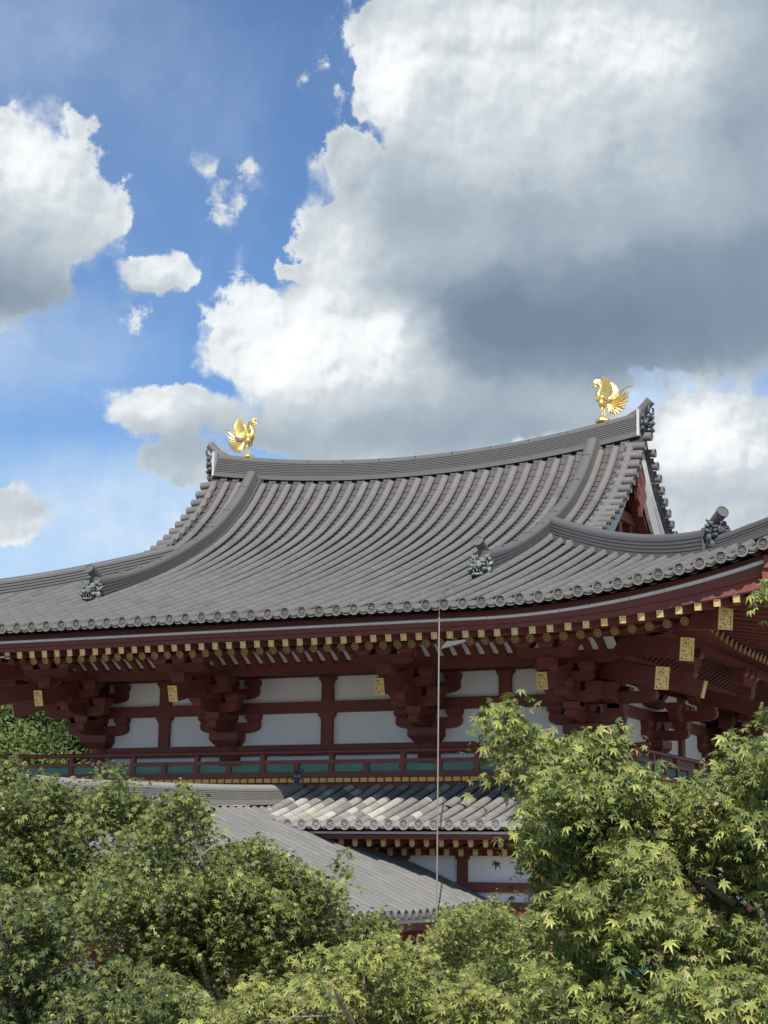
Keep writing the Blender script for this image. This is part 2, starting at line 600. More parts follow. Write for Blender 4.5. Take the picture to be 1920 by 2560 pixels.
# ------------------------------------------------------------------ temple hall: roof shape
hall = thing('temple_hall', 'red timber temple hall with white panels and sweeping grey tiled hip-and-gable roof', 'temple')

TS = [0.0, .3, .79, 1.36, 1.82, 2.83, 4.04, 5.18, 6.11, 7.07, 8.9, 9.5]
TZ = [13.25, 12.85, 12.30, 11.83, 11.51, 10.98, 10.45, 10.0, 9.66, 9.33, 8.75, 8.56]


def hermite(xs_, zs_):
    n = len(xs_)
    m = [0.0] * n
    for i in range(n):
        if i == 0:
            m[i] = (zs_[1] - zs_[0]) / (xs_[1] - xs_[0])
        elif i == n - 1:
            m[i] = (zs_[-1] - zs_[-2]) / (xs_[-1] - xs_[-2])
        else:
            m[i] = .5 * ((zs_[i + 1] - zs_[i]) / (xs_[i + 1] - xs_[i]) + (zs_[i] - zs_[i - 1]) / (xs_[i] - xs_[i - 1]))

    def f(x):
        x = min(max(x, xs_[0]), xs_[-1])
        i = 0
        while i < n - 2 and x > xs_[i + 1]:
            i += 1
        h = xs_[i + 1] - xs_[i]
        t = (x - xs_[i]) / h
        return ((2 * t ** 3 - 3 * t * t + 1) * zs_[i] + (t ** 3 - 2 * t * t + t) * h * m[i]
                + (-2 * t ** 3 + 3 * t * t) * zs_[i + 1] + (t ** 3 - t * t) * h * m[i + 1])
    return f


S = hermite(TS, TZ)
EAVE = 8.9


def lift(u, a):
    return .0295 * max(0.0, abs(u) - 3.79 - a) ** 2


def rz(u, s, a):
    """roof surface height: u along the eave, s out from the ridge line, a = 1.21 front/back, 0 sides"""
    w = min(1.0, max(0.0, (s - 1.5) / 6.5))
    z = S(s) + lift(u, a) * w
    if a > 0:
        z += .0165 * u * u * max(0.0, 1 - s / 4.0) ** 1.5
    return z


SIDES = {'front': (1.21, lambda u, s: (u, -s)), 'back': (1.21, lambda u, s: (-u, s)),
         'right': (0.0, lambda u, s: (s + 1.21, u)), 'left': (0.0, lambda u, s: (-s - 1.21, -u))}


def P3(side, u, s, z):
    x, y = SIDES[side][1](u, s)
    return (x, y, z)


def tile_field(mb, side, pitch, u_rows, s_top, s_bot, zf, r, flat=True, tint=None, seg=.34, xf=None):
    """rows of half-round cover tiles with stepped flat tiles between them. zf(u, s) -> z; xf(u, s, z) -> world"""
    xf = xf or (lambda u, s, z: P3(side, u, s, z))
    NS = 7
    for u in u_rows:
        wob, w1, w2 = random.uniform(-.004, .004), random.uniform(0, 6), random.uniform(.5, 1.1)
        s0, s1 = s_top(u), s_bot
        if s1 - s0 < .12:
            continue
        n = max(1, round((s1 - s0) / seg))
        for i in range(n):
            a, b = s0 + (s1 - s0) * i / n, s0 + (s1 - s0) * (i + 1) / n
            tt = tint(u, a) if tint else random.uniform(.94, 1.05)
            if not tint and random.random() < .05:
                tt *= random.uniform(.84, .93)
            rings = []
            for s, rr in ((a, r * .975), (b, r)):
                e = .02
                sl = (zf(u, s + e) - zf(u, s - e)) / (2 * e)
                L = math.hypot(1, sl)
                ns, nz = -sl / L, 1 / L                       # surface normal in (s, z)
                z = zf(u, s) + .004 * math.sin(w2 * s + w1)
                rings.append(mb.add([xf(u + wob + .004 * math.sin(1.3 * s + w1) + rr * math.cos(.26 + 2.62 * j / NS), s + ns * rr * math.sin(.26 + 2.62 * j / NS),
                                        z + nz * rr * math.sin(.26 + 2.62 * j / NS)) for j in range(NS + 1)]))
            for j in range(NS):
                mb.face([rings[0] + j, rings[0] + j + 1, rings[1] + j + 1, rings[1] + j], tt)
            if flat:                                # strips painted dark as the shadow gap under the cover tile edges
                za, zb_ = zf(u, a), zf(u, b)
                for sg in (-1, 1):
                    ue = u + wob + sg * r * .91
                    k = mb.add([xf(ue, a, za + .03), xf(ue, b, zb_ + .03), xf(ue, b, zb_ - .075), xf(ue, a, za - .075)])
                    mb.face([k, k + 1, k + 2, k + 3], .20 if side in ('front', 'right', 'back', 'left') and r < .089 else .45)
        if not flat:
            continue
        ua = u + r * .8
        ub = u + pitch - r * .8
        um = (ua + ub) / 2
        sA = max(s_top(u), s_top(u + pitch)) - .25
        sA = max(sA, .05)
        step = .138
        s = s1
        while s > sA:
            a = max(sA, s - step)
            tt = (tint(um, a) if tint else random.uniform(.86, 1.03)) * .62  # flat tiles darkened, groove shade put into their tint
            us = [ua, ua + (um - ua) * .55, um, um + (ub - um) * .45, ub]
            dz = [-.040, -.056, -.062, -.056, -.040]
            top = [xf(uu, a - .03, zf(um, a - .03) - .014 + d) for uu, d in zip(us, dz)]
            bot = [xf(uu, s, zf(um, s) + .022 + d) for uu, d in zip(us, dz)]
            lip = [xf(uu, s, zf(um, s) + .008 + d) for uu, d in zip(us, dz)]
            low = [xf(uu, s - .05, zf(um, s - .05) - .006 + d) for uu, d in zip(us, dz)]
            k = mb.add(top + bot + lip + low)
            for j in range(4):
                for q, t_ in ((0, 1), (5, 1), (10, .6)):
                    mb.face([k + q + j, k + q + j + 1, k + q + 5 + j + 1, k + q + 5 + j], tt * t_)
            s = a


PITCH = .3155
main_roof = MB()
eave_ends = MB()
VERGE = 4.93
for side in ('front', 'right', 'back', 'left'):
    a, _ = SIDES[side]
    nmax = int((EAVE + a) / PITCH) + 1
    rows = [(k + .5) * PITCH for k in range(-nmax - 1, nmax + 1) if abs((k + .5) * PITCH) < EAVE + a - .1]
    if a > 0:
        def s_top(u, a=a):
            return .30 if abs(u) < VERGE else abs(u) - a + .02
    else:
        def s_top(u, a=a):
            return max(3.35, abs(u) + .02)
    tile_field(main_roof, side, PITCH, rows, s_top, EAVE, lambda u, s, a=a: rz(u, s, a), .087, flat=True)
    nrm = Vector(P3(side, 0, 1, 0)) - Vector(P3(side, 0, 0, 0))
    for u in rows:
        z = rz(u, EAVE, a)
        eave_ends.disc_end(Vector(P3(side, u, EAVE, z)), nrm, .092, random.uniform(.9, 1.05))
        # drip tile between two round ends: two curved lips
        ua, ub = u + .075, u + PITCH - .075
        um = (ua + ub) / 2
        if abs(um) > EAVE + a - .1:
            continue
        for (o1, o2, dz0, dz1) in ((.0, .05, .0, -.040), (-.02, .03, -.046, -.085)):
            pts = []
            for j in range(5):
                uu = ua + (ub - ua) * j / 4
                cv = .030 * ((j - 2) / 2) ** 2
                zz = rz(um, EAVE, a) + (rz(uu, EAVE, a) - rz(um, EAVE, a))
                pts.append((uu, zz + cv))
            k = eave_ends.add([P3(side, q[0], EAVE + o1, q[1] + dz0) for q in pts] + [P3(side, q[0], EAVE + o1, q[1] + dz1) for q in pts]
                              + [P3(side, q[0], EAVE - .25, q[1] + dz0 + .06) for q in pts] + [P3(side, q[0], EAVE - .25, q[1] + dz1) for q in pts])
            for j in range(4):
                eave_ends.face([k + j, k + j + 1, k + 5 + j + 1, k + 5 + j], .97)
                eave_ends.face([k + j, k + j + 1, k + 10 + j + 1, k + 10 + j], .92)
                eave_ends.face([k + 5 + j, k + 5 + j + 1, k + 15 + j + 1, k + 15 + j], .5)
roof = main_roof.build('main_roof', M_TILE, hall, smooth=True)
eave_ends.build('eave_end_tiles', M_TILE, roof, smooth=True)

# deck under the tiles (keeps light out), and boarding seen from below
deck = MB()
for side in SIDES:
    a, _ = SIDES[side]
    NU, NSS = 40, 26
    s0 = .0 if a > 0 else 3.3
    grid = []
    for i in range(NSS + 1):
        s = s0 + (EAVE - .06 - s0) * i / NSS
        half = (max(VERGE + .15, s + a) if a > 0 else s)
        for j in range(NU + 1):
            u = -half + 2 * half * j / NU
            grid.append(P3(side, u, s, rz(u, s, a) - .125))
    k = deck.add(grid)
    for i in range(NSS):
        for j in range(NU):
            q = k + i * (NU + 1) + j
            deck.face([q, q + 1, q + NU + 2, q + NU + 1])
deck.build('roof_boarding', M_DARK, roof)


def noshi(wb, wt_, h, n, capr, lip=.018):
    """section of a ridge: n stepped courses and a rounded cap"""
    right = [(wb + .025, -.06), (wb + .025, .035), (wb, .035)]
    for i in range(n):
        w = wb + (wt_ - wb) * (i + .5) / n
        z0 = .035 + (h - .035) * i / n
        z1 = .035 + (h - .035) * (i + 1) / n
        right += [(w - lip, z0 + .002), (w - lip, z0 + (z1 - z0) * .35), (w, z0 + (z1 - z0) * .40), (w, z1)]
    cap = []
    for j in range(7):
        t = math.pi / 2 * j / 6
        cap.append((capr * math.cos(t), h + .012 + capr * .62 * math.sin(t)))
    right += [(capr, h)] + cap
    left = [(-u, v) for u, v in right[::-1]]
    return right + left[1:]


# main ridge
mr = MB()
rp = []
for i in range(41):
    x = -5.0 + 10.0 * i / 40
    rp.append((x, 0, 13.05 + .0172 * x * x))
mr.sweep(rp, noshi(.185, .15, .33, 8, .135), scale=[1 + .0045 * (p[0] ** 2) for p in rp])
for x in [-4.35 + .87 * i for i in range(11)]:
    z = 13.05 + .0172 * x * x
    mr.box(x - .006, x + .006, -.139, .139, z + .30, z + .405, .35)
ridge = mr.build('main_ridge', M_RIDGE, roof, smooth=True)


def ridge_end(mb_tile, mb_orn, mb_board, sx):
    """gable ridge end: pale edge board, demon mask, upturned round tile"""
    zb = 13.05 + .0172 * 25
    mb_board.box(min(sx * 4.99, sx * 5.04), max(sx * 4.99, sx * 5.04), -.215, .215, zb - .06, zb + .50)
    path = [(sx * 4.45, 0, zb + .235), (sx * 4.75, 0, zb + .345), (sx * 5.0, 0, zb + .48), (sx * 5.13, 0, zb + .60), (sx * 5.23, 0, zb + .70)]
    mb_tile.tube(path, [.09, .095, .10, .102, .104], 14)
    c = Vector((sx * 5.06, 0, zb + .24))

    def b(dx, dy, dz, *r):
        mb_orn.ball(c + Vector((sx * dx, dy, dz)), r if len(r) > 1 else r[0], 10, 7)
    b(.03, 0, .0, .09, .23, .26)
    b(.14, 0, .12, .10, .15, .09)          # brow
    b(.18, 0, -.03, .08, .07, .06)         # nose
    b(.15, 0, -.17, .10, .13, .05)         # jaw
    b(.12, 0, -.10, .09, .14, .03)
    for sy in (-1, 1):
        b(.12, sy * .085, .045, .045)      # eyes
        b(.10, sy * .15, -.03, .07, .06, .07)
        b(.06, sy * .21, .10, .045, .05, .06)
        b(.05, sy * .22, -.03, .04, .05, .05)
        b(.05, sy * .19, -.15, .05, .06, .05)
        mb_orn.tube([c + Vector((sx * .10, sy * .10, .15)), c + Vector((sx * .17, sy * .14, .22)), c + Vector((sx * .18, sy * .15, .31)), c + Vector((sx * .12, sy * .13, .36))],
                    [.035, .032, .022, .006], 8)


rt_t, rt_o, rt_b = MB(), MB(), MB()
for sx in (-1, 1):
    t_, o_, b_ = MB(), MB(), MB()
    ridge_end(t_, o_, b_, sx)
    t_.build('ridge_end_tile', M_RIDGE, ridge, smooth=True)
    o_.build('ridge_end_mask', M_ORND, ridge, smooth='all')
    b_.build('ridge_end_board', M_HAFU, ridge)


def mask(mb, M4, s=1.0):
    """dragon-like mask looking along -y of M4, foot at its origin"""
    def b(x, y, z, *r):
        rr = r if len(r) > 1 else (r[0],) * 3
        k = len(mb.v)
        mb.ball((0, 0, 0), tuple(q * s for q in rr), 10, 7)
        off = Vector((x, y, z)) * s
        for i in range(k, len(mb.v)):
            mb.v[i] = tuple(M4 @ (Vector(mb.v[i]) + off))

    def t(path, rad):
        mb.tube([M4 @ (Vector(p) * s) for p in path], [q * s for q in rad], 8)
    b(0, .06, .20, .20, .12, .20)           # skull
    b(0, -.05, .27, .17, .10, .08)          # brow ridge
    b(0, -.16, .20, .085, .13, .06)         # snout bridge
    b(0, -.25, .185, .10, .075, .055)       # muzzle
    b(.05, -.31, .205, .03), b(-.05, -.31, .205, .03)
    b(0, -.20, .035, .115, .13, .035)       # lower jaw
    b(0, -.06, .05, .15, .14, .05)
    b(0, .02, .30, .10, .10, .09)
    for sx in (-1, 1):
        b(sx * .115, -.10, .245, .042, .04, .042)        # eye
        b(sx * .115, -.11, .295, .075, .06, .022)        # eyelid
        b(sx * .15, -.12, .14, .06, .12, .045)           # cheek
        b(sx * .20, -.02, .11, .05, .08, .09)
        b(sx * .21, .04, .24, .045, .07, .06)            # curls
        b(sx * .20, .03, .34, .045, .06, .045)
        b(sx * .11, .02, .40, .045, .05, .04)
        t([(sx * .10, -.02, .33), (sx * .16, .0, .40), (sx * .19, .06, .45), (sx * .17, .11, .48)], [.035, .032, .022, .006])
        t([(sx * .17, -.06, .20), (sx * .25, -.02, .25), (sx * .27, .05, .31)], [.03, .03, .008])
        for q in range(3):
            t([(sx * (.035 + .035 * q), -.27 + .05 * q, .13), (sx * (.035 + .035 * q), -.28 + .05 * q, .085)], [.016, .004])
            t([(sx * (.03 + .035 * q), -.26 + .05 * q, .06), (sx * (.03 + .035 * q), -.27 + .05 * q, .105)], [.014, .004])
    t([(0, -.10, .33), (0, -.14, .40), (0, -.12, .45)], [.03, .022, .006])
    k = len(mb.v)
    mb.box(-.19 * s, .19 * s, -.10 * s, .12 * s, -.10 * s, .06 * s)
    for i in range(k, len(mb.v)):
        mb.v[i] = tuple(M4 @ Vector(mb.v[i]))


def frame(o, fwd):
    """matrix with -y along fwd, z up"""
    f = Vector(fwd).normalized()
    y = -f
    z = Vector((0, 0, 1))
    x = y.cross(z).normalized()
    z = x.cross(y).normalized()
    m = Matrix(((x[0], y[0], z[0], o[0]), (x[1], y[1], z[1], o[1]), (x[2], y[2], z[2], o[2]), (0, 0, 0, 1)))
    return m


KX = 3.98
KXS = {-1: 3.90, 1: 4.10}
for sy in (-1, 1):
    side = 'front' if sy < 0 else 'back'
    for sx in (-1, 1):
        d_ = MB()
        path, ups, scl = [], [], []
        for i in range(36):
            s = .22 + (6.15 - .22) * i / 35
            u = sx * KXS[sx]
            z = rz(u, s, 1.21)
            e = .03
            sl = (rz(u, s + e, 1.21) - rz(u, s - e, 1.21)) / (2 * e)
            L = math.hypot(1, sl)
            path.append((u, sy * s, z + .02))
            ups.append((0, -sl / L * sy, 1 / L))
            scl.append(1.0 + .55 * max(0, (s - 4.3) / 1.95) ** 2)
        d_.sweep(path, noshi(.140, .118, .215, 4, .118), ups, scl)
        for i in range(2, 36, 4):
            p, uu = Vector(path[i]), Vector(ups[i])
            k = len(d_.f)
            d_.beam(p + uu * .296 * scl[i] - Vector((.08, 0, 0)), p + uu * .296 * scl[i] + Vector((.08, 0, 0)), .014, .014)
            d_.t[k:] = [.35] * (len(d_.f) - k)
        dr = d_.build('descending_ridge', M_RIDGE, roof, smooth=True)
        # mask and round tile at the foot
        s = 6.55
        z = rz(sx * KXS[sx], s, 1.21) + .12
        m_ = MB()
        mask(m_, frame((sx * KXS[sx], sy * 6.28, z), (0, sy, -.12)), .86)
        m_.build('ridge_end_mask', M_ORN, dr, smooth='all')
        c_ = MB()
        a_ = Vector((sx * KXS[sx], sy * 6.08, z + .46))
        b_ = Vector((sx * KXS[sx], sy * 6.42, z + .60))
        c_.tube([a_, b_], [.085, .093], 14)
        c_.disc_end(b_, (b_ - a_), .098)
        c_.build('ridge_end_tile', M_RIDGE, dr, smooth=True)
        # hip ridge: two stages along the diagonal
        h_ = MB()

        def hp(s):
            return Vector((sx * (s + 1.21), sy * s, S(s) + lift(s + 1.21, 1.21) * min(1, max(0, (s - 1.5) / 6.5))))
        p1 = [hp(2.95 + (7.25 - 2.95) * i / 24) + Vector((0, 0, .02)) for i in range(25)]
        h_.sweep(p1, noshi(.145, .125, .26, 4, .12), scale=[1.0 + .15 * (i / 24) ** 2 for i in range(25)])
        p2 = [hp(7.1 + (EAVE - 7.1) * i / 10) + Vector((0, 0, .02 + .12 * (i / 10) ** 2)) for i in range(11)]
        h_.sweep(p2, noshi(.14, .12, .17, 3, .115))
        hr = h_.build('hip_ridge', M_RIDGE, roof, smooth=True)
        for (s_, sc_, dz) in ((7.33, .86, .13), (EAVE + .12, .7, .16)):
            m_ = MB()
            o = hp(s_) + Vector((0, 0, dz))
            mask(m_, frame(o, (sx, sy, 0.05)), sc_)
            m_.build('ridge_end_mask', M_ORND if s_ < 8 else M_ORN, hr, smooth='all')
            c_ = MB()
            dg = Vector((sx, sy, 0)).normalized()
            a_ = o - dg * .18 + Vector((0, 0, .38 * sc_ + .02))
            b_ = o + dg * .16 + Vector((0, 0, .38 * sc_ + .17))
            c_.tube([a_, b_], [.08, .093], 14)
            c_.disc_end(b_, (b_ - a_), .10)
            c_.build('ridge_end_tile', M_RIDGE, hr, smooth=True)
        e_ = MB()
        o = hp(7.2)
        e_.beam(o + Vector((0, 0, -.02)), o + Vector((0, 0, .40)), .36, .05, (sx, sy, 0))
        e_.build('ridge_band', M_RIDGE, hr)

# verge tiles along the gables, boards, pediment
for sx in (-1, 1):
    v_ = MB()
    for sy in (-1, 1):
        s = .34
        while s < 4.0:
            z = rz(4.9, s, 1.21)
            e = .03
            sl = (rz(4.9, s + e, 1.21) - rz(4.9, s - e, 1.21)) / (2 * e)
            L = math.hypot(1, sl)
            zz = z + .015
            v_.tube([(sx * 4.80, sy * s, zz + .01), (sx * 5.19, sy * s, zz - .012)], .082, 12, t=random.uniform(.9, 1.05))
            v_.disc_end((sx * 5.20, sy * s, zz - .012), (sx, 0, 0), .09)
            # flat verge tile between
            s2 = s + .145 / L * 1.0
            z2 = rz(4.9, s2, 1.21)
            v_.beam((sx * 4.82, sy * s2, z2 - .03), (sx * 5.15, sy * s2, z2 - .045), .17, .03, (0, -sl * sy, 1))
            v_.box(min(sx * 5.04, sx * 5.07), max(sx * 5.04, sx * 5.07), sy * s2 - .012, sy * s2 + .012, z2 - .01, z2 + .02)
            s += .30 / L
    v_.tube([(sx * 4.9, 0, 13.05 + .0172 * 24 - .02), (sx * 5.24, 0, 13.05 + .0172 * 24 - .03)], .10, 14)
    v_.build('verge_tiles', M_TILE, roof, smooth=True)
    hf, hw, sof = MB(), MB(), MB()
    for sy in (-1, 1):
        n = 20
        for i in range(n):
            sa, sb = 0.0 + 4.1 * i / n, 0.0 + 4.1 * (i + 1) / n
            za, zb = rz(4.9, sa, 1.21) - .13, rz(4.9, sb, 1.21) - .13
            for mbx, x0, x1, t0, t1 in ((hf, 4.86, 4.93, .56, .05), (hw, 4.90, 5.0, .05, 0.0)):
                mbx.hexa([(sx * x0, sy * sa, za - t0), (sx * x1, sy * sa, za - t0), (sx * x1, sy * sb, zb - t0), (sx * x0, sy * sb, zb - t0),
                          (sx * x0, sy * sa, za - t1), (sx * x1, sy * sa, za - t1), (sx * x1, sy * sb, zb - t1), (sx * x0, sy * sb, zb - t1)])
            zi, zj = rz(4.2, sa, 1.21) - .15, rz(4.2, sb, 1.21) - .15
            sof.hexa([(sx * 4.2, sy * sa, zi), (sx * 5.1, sy * sa, za), (sx * 5.1, sy * sb, zb), (sx * 4.2, sy * sb, zj),
                      (sx * 4.2, sy * sa, zi + .03), (sx * 5.1, sy * sa, za + .03), (sx * 5.1, sy * sb, zb + .03), (sx * 4.2, sy * sb, zj + .03)])
    hf.build('barge_board', M_HAFU, roof)
    hw.build('barge_board_moulding', M_WHITE, roof)
    sof.build('gable_soffit', M_ORND, roof)
    gp = MB()
    pts = [(y, rz(4.4, abs(y), 1.21) - .18) for y in [-3.6 + .3 * i for i in range(25)]]
    gp.prism([(p[0], p[1]) for p in pts] + [(3.6, 10.4), (-3.6, 10.4)], (sx * 4.36, 0, 0), (0, 1, 0), (0, 0, 1), (1, 0, 0), .08)
    gp.build('gable_pediment', M_REDD, roof)
    gs = MB()
    for y in (-1.4, -.7, 0, .7, 1.4):
        gs.box(min(sx * 4.40, sx * 4.56), max(sx * 4.40, sx * 4.56), y - .09, y + .09, 10.6, rz(4.4, abs(y) + .12, 1.21) - .25)
    gs.beam((sx * 4.50, -1.85, 11.2), (sx * 4.50, 1.85, 11.2), .22, .24)
    gs.beam((sx * 4.50, -.95, 11.85), (sx * 4.50, .95, 11.85), .2, .22)
    for sy in (-1, 1):
        gs.beam((sx * 4.5, 0, 12.6), (sx * 4.5, sy * 1.9, 11.0), .14, .22, (1, 0, 0))
        gs.beam((sx * 4.72, sy * .2, 12.3), (sx * 4.72, sy * 2.6, 10.55), .08, .2, (1, 0, 0))
    gs.build('gable_struts', M_RED, roof)
    gg = MB()                                        # carved pendant below the apex
    prof = [(0, 12.95), (.16, 12.75), (.30, 12.55), (.22, 12.40), (.34, 12.25), (.24, 12.10), (.10, 12.0), (0, 11.78)]
    gg.prism(prof + [(-p[0], p[1]) for p in prof[-2:0:-1]], (sx * 4.98, 0, 0), (0, 1, 0), (0, 0, 1), (1, 0, 0), .07)
    gg.build('gable_pendant', M_RED, roof)

# ------------------------------------------------------------------ eaves: battens, fascia, rafters
RL = .69
for side in SIDES:
    a, _ = SIDES[side]
    half = EAVE + a
    st, fa, fb, ki, sb = MB(), MB(), MB(), MB(), MB()
    n = 60

    def strip(mb, s0, s1, zl, zh, k0, k1, hl):
        for i in range(n):
            q = []
            for uu in (-hl + 2 * hl * i / n, -hl + 2 * hl * (i + 1) / n):
                L_ = lift(uu, a)
                q.append((uu, zl + L_ * k0, zh + L_ * k1))
            (ua, la, ha), (ub, lb, hb) = q
            mb.hexa([P3(side, ua, s0, la), P3(side, ub, s0, lb), P3(side, ub, s1, lb), P3(side, ua, s1, la),
                     P3(side, ua, s0, ha), P3(side, ub, s0, hb), P3(side, ub, s1, hb), P3(side, ua, s1, ha)])
    strip(sb, 8.37, 8.63, 8.575, 8.66, 1.04, 1.0, half - .19)
    strip(st, 8.45, 8.57, 8.537, 8.574, 1.02, 1.04, half - .17)
    strip(fa, 8.36, 8.50, 8.460, 8.536, .86, 1.015, half - .22)
    strip(fb, 8.32, 8.455, 8.395, 8.459, RL, .86, half - .28)
    strip(ki, 6.78, 6.90, 8.512, 8.565, RL, RL, 6.9 + a - .05)
    if side in ('front', 'right'):
        for i in range(30):                      # dark butt joints on the batten
            uu = -half + .3 + i * .62 + random.uniform(-.15, .15)
            if abs(uu) < half - .4:
                L_ = lift(uu, a)
                zc = 8.530 + L_ * 1.02
                top = random.random() < .5
                p = [(uu + dx, 8.5715 + ds, zc + dz) for ds in (0,) for dx, dz in ((0, .028 if top else .004), (.010, .028 if top else .004), (.010, .050 if top else .03), (0, .050 if top else .03))]
                k = st.add([P3(side, *q) for q in p])
                st.face([k, k + 1, k + 2, k + 3], .12)
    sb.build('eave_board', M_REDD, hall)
    st.build('eave_batten', M_STRIP, hall)
    fa.build('eave_fascia', M_RED, hall)
    fb.build('eave_fascia', M_RED, hall)
    ki.build('rafter_batten', M_RED, hall)
    # boards over the rafters
    sf = MB()

    def sheet(sa, sb, za, zb, ka, kb):
        nn = 40
        for i in range(nn):
            q = []
            for t in (-1 + 2 * i / nn, -1 + 2 * (i + 1) / nn):
                for s, z, kk in ((sa, za, ka), (sb, zb, kb)):
                    u = t * (s + a)
                    q.append(P3(side, u, s, z + lift(u, a) * kk))
            k = sf.add([q[0], q[1], q[3], q[2]])
            sf.face([k, k + 1, k + 2, k + 3])
    sheet(6.75, 8.39, 8.402 + .332, 8.402, RL * .8, RL)
    sheet(3.6, 6.95, 8.51 + 1.12, 8.51, .0, RL)
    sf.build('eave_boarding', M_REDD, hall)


def rafter_pair(fly, plate):
    return fly, plate


def slope_matrix(side, u, s, z, dz):
    """local frame: x along the eave, y inward, z up; tilted by dz per metre"""
    xa = Vector(P3(side, 1, 0, 0)) - Vector(P3(side, 0, 0, 0))
    ya = Vector(P3(side, 0, -1, dz)) - Vector(P3(side, 0, 0, 0))
    ya.normalize()
    za = xa.cross(ya)
    o = P3(side, u, s, z)
    return Matrix(((xa[0], ya[0], za[0], o[0]), (xa[1], ya[1], za[1], o[1]), (xa[2], ya[2], za[2], o[2]), (0, 0, 0, 1)))


def fly_mesh(L):
    m = MB()
    m.box(-.052, .052, 0, L, -.06, .06)
    return m


def sq_plate(w, h, th=.012, rim=.014):
    m = MB()
    m.box(-w / 2, w / 2, -th, -.001, -h / 2, h / 2, 0.0)
    m.t = [1.0 if i != 2 else 0.0 for i in range(6)]
    for x0, x1, z0, z1 in ((-w / 2, w / 2, h / 2 - rim, h / 2), (-w / 2, w / 2, -h / 2, -h / 2 + rim), (-w / 2, -w / 2 + rim, -h / 2 + rim, h / 2 - rim), (w / 2 - rim, w / 2, -h / 2 + rim, h / 2 - rim)):
        m.box(x0, x1, -th - .005, -th - .0005, z0, z1)
    return m


def round_plate(r, th=.012):
    m = MB()
    m.tube([(0, -th, 0), (0, -.001, 0)], r, 16, t=0.0)
    k1 = m.add([(r * math.cos(2 * math.pi * j / 16), -th - .005, r * math.sin(2 * math.pi * j / 16)) for j in range(16)])
    k2 = m.add([(r * .8 * math.cos(2 * math.pi * j / 16), -th - .005, r * .8 * math.sin(2 * math.pi * j / 16)) for j in range(16)])
    for j in range(16):
        k = (j + 1) % 16
        m.face([k1 + j, k1 + k, k2 + k, k2 + j], 1.0)
    return m


mesh_cache = {}


def cached(key, fn):
    if key not in mesh_cache:
        o = fn()
        mesh_cache[key] = o.data
        bpy.data.objects.remove(o)
    return mesh_cache[key]


def part(name, mesh, parent, mat4):
    o = bpy.data.objects.new(name, mesh)
    COL.objects.link(o)
    o.parent = parent
    o.matrix_local = mat4
    return o


sqp = cached('sq', lambda: sq_plate(.102, .112).build('end_plate', M_PLATES))
rdp = cached('rd', lambda: round_plate(.071).build('end_plate', M_PLATER_SHADED))
rest_f, rest_b = MB(), MB()
FLY_DZ, BASE_DZ = .20, .335
for side in SIDES:
    a, _ = SIDES[side]
    us, u = [], .135
    while u < 8.5 + a - .1:
        us += [u, -u]
        u += .270 if u < 3.79 + a else .2935
    for u in sorted(us):
        s_in = max(6.6, abs(u) - a + .03)
        L = 8.39 - s_in
        if L < .1:
            continue
        z = 8.337 + RL * lift(u, a)
        seen = (side == 'front' and u > -4.75) or (side == 'right' and u < .6)
        M4 = slope_matrix(side, u, 8.39, z, FLY_DZ * (1 if abs(u) < 4 + a else .75))
        if seen:
            me = cached(('fly', round(L, 1)), lambda: fly_mesh(round(L, 1)).build('flying_rafter', M_RED))
            o = part('flying_rafter', me, hall, M4)
            part('end_plate', sqp, o, Matrix.Identity(4))
        else:
            k = len(rest_f.v)
            rest_f.box(-.052, .052, 0, L, -.06, .06)
            for i in range(k, len(rest_f.v)):
                rest_f.v[i] = tuple(M4 @ Vector(rest_f.v[i]))
    us, u = [], .135 + .02
    while u < 6.9 + a - .1:
        us += [u, -u]
        u += .268 if u < 3.79 + a else .290
    for u in sorted(us):
        s_in = max(4.1, abs(u) - a + .03)
        L = 6.9 - s_in
        if L < .1:
            continue
        z = 8.432 + RL * lift(u, a)
        seen = (side == 'front' and u > -4.75) or (side == 'right' and u < .4)
        M4 = slope_matrix(side, u, 6.9, z, BASE_DZ * (1 if abs(u) < 4 + a else .8))
        if seen:
            def mk():
                m = MB()
                m.tube([(0, 0, 0), (0, round(L, 1), 0)], .072, 12)
                return m.build('base_rafter', M_RED, smooth=True)
            o = part('base_rafter', cached(('base', round(L, 1)), mk), hall, M4)
            part('end_plate', rdp, o, Matrix.Identity(4))
        else:
            k = len(rest_b.v)
            rest_b.tube([(0, 0, 0), (0, L, 0)], .072, 8)
            for i in range(k, len(rest_b.v)):
                rest_b.v[i] = tuple(M4 @ Vector(rest_b.v[i]))
o = rest_f.build('flying_rafters', M_RED, hall)
o['kind'] = 'stuff'
o = rest_b.build('base_rafters', M_RED, hall)
o['kind'] = 'stuff'

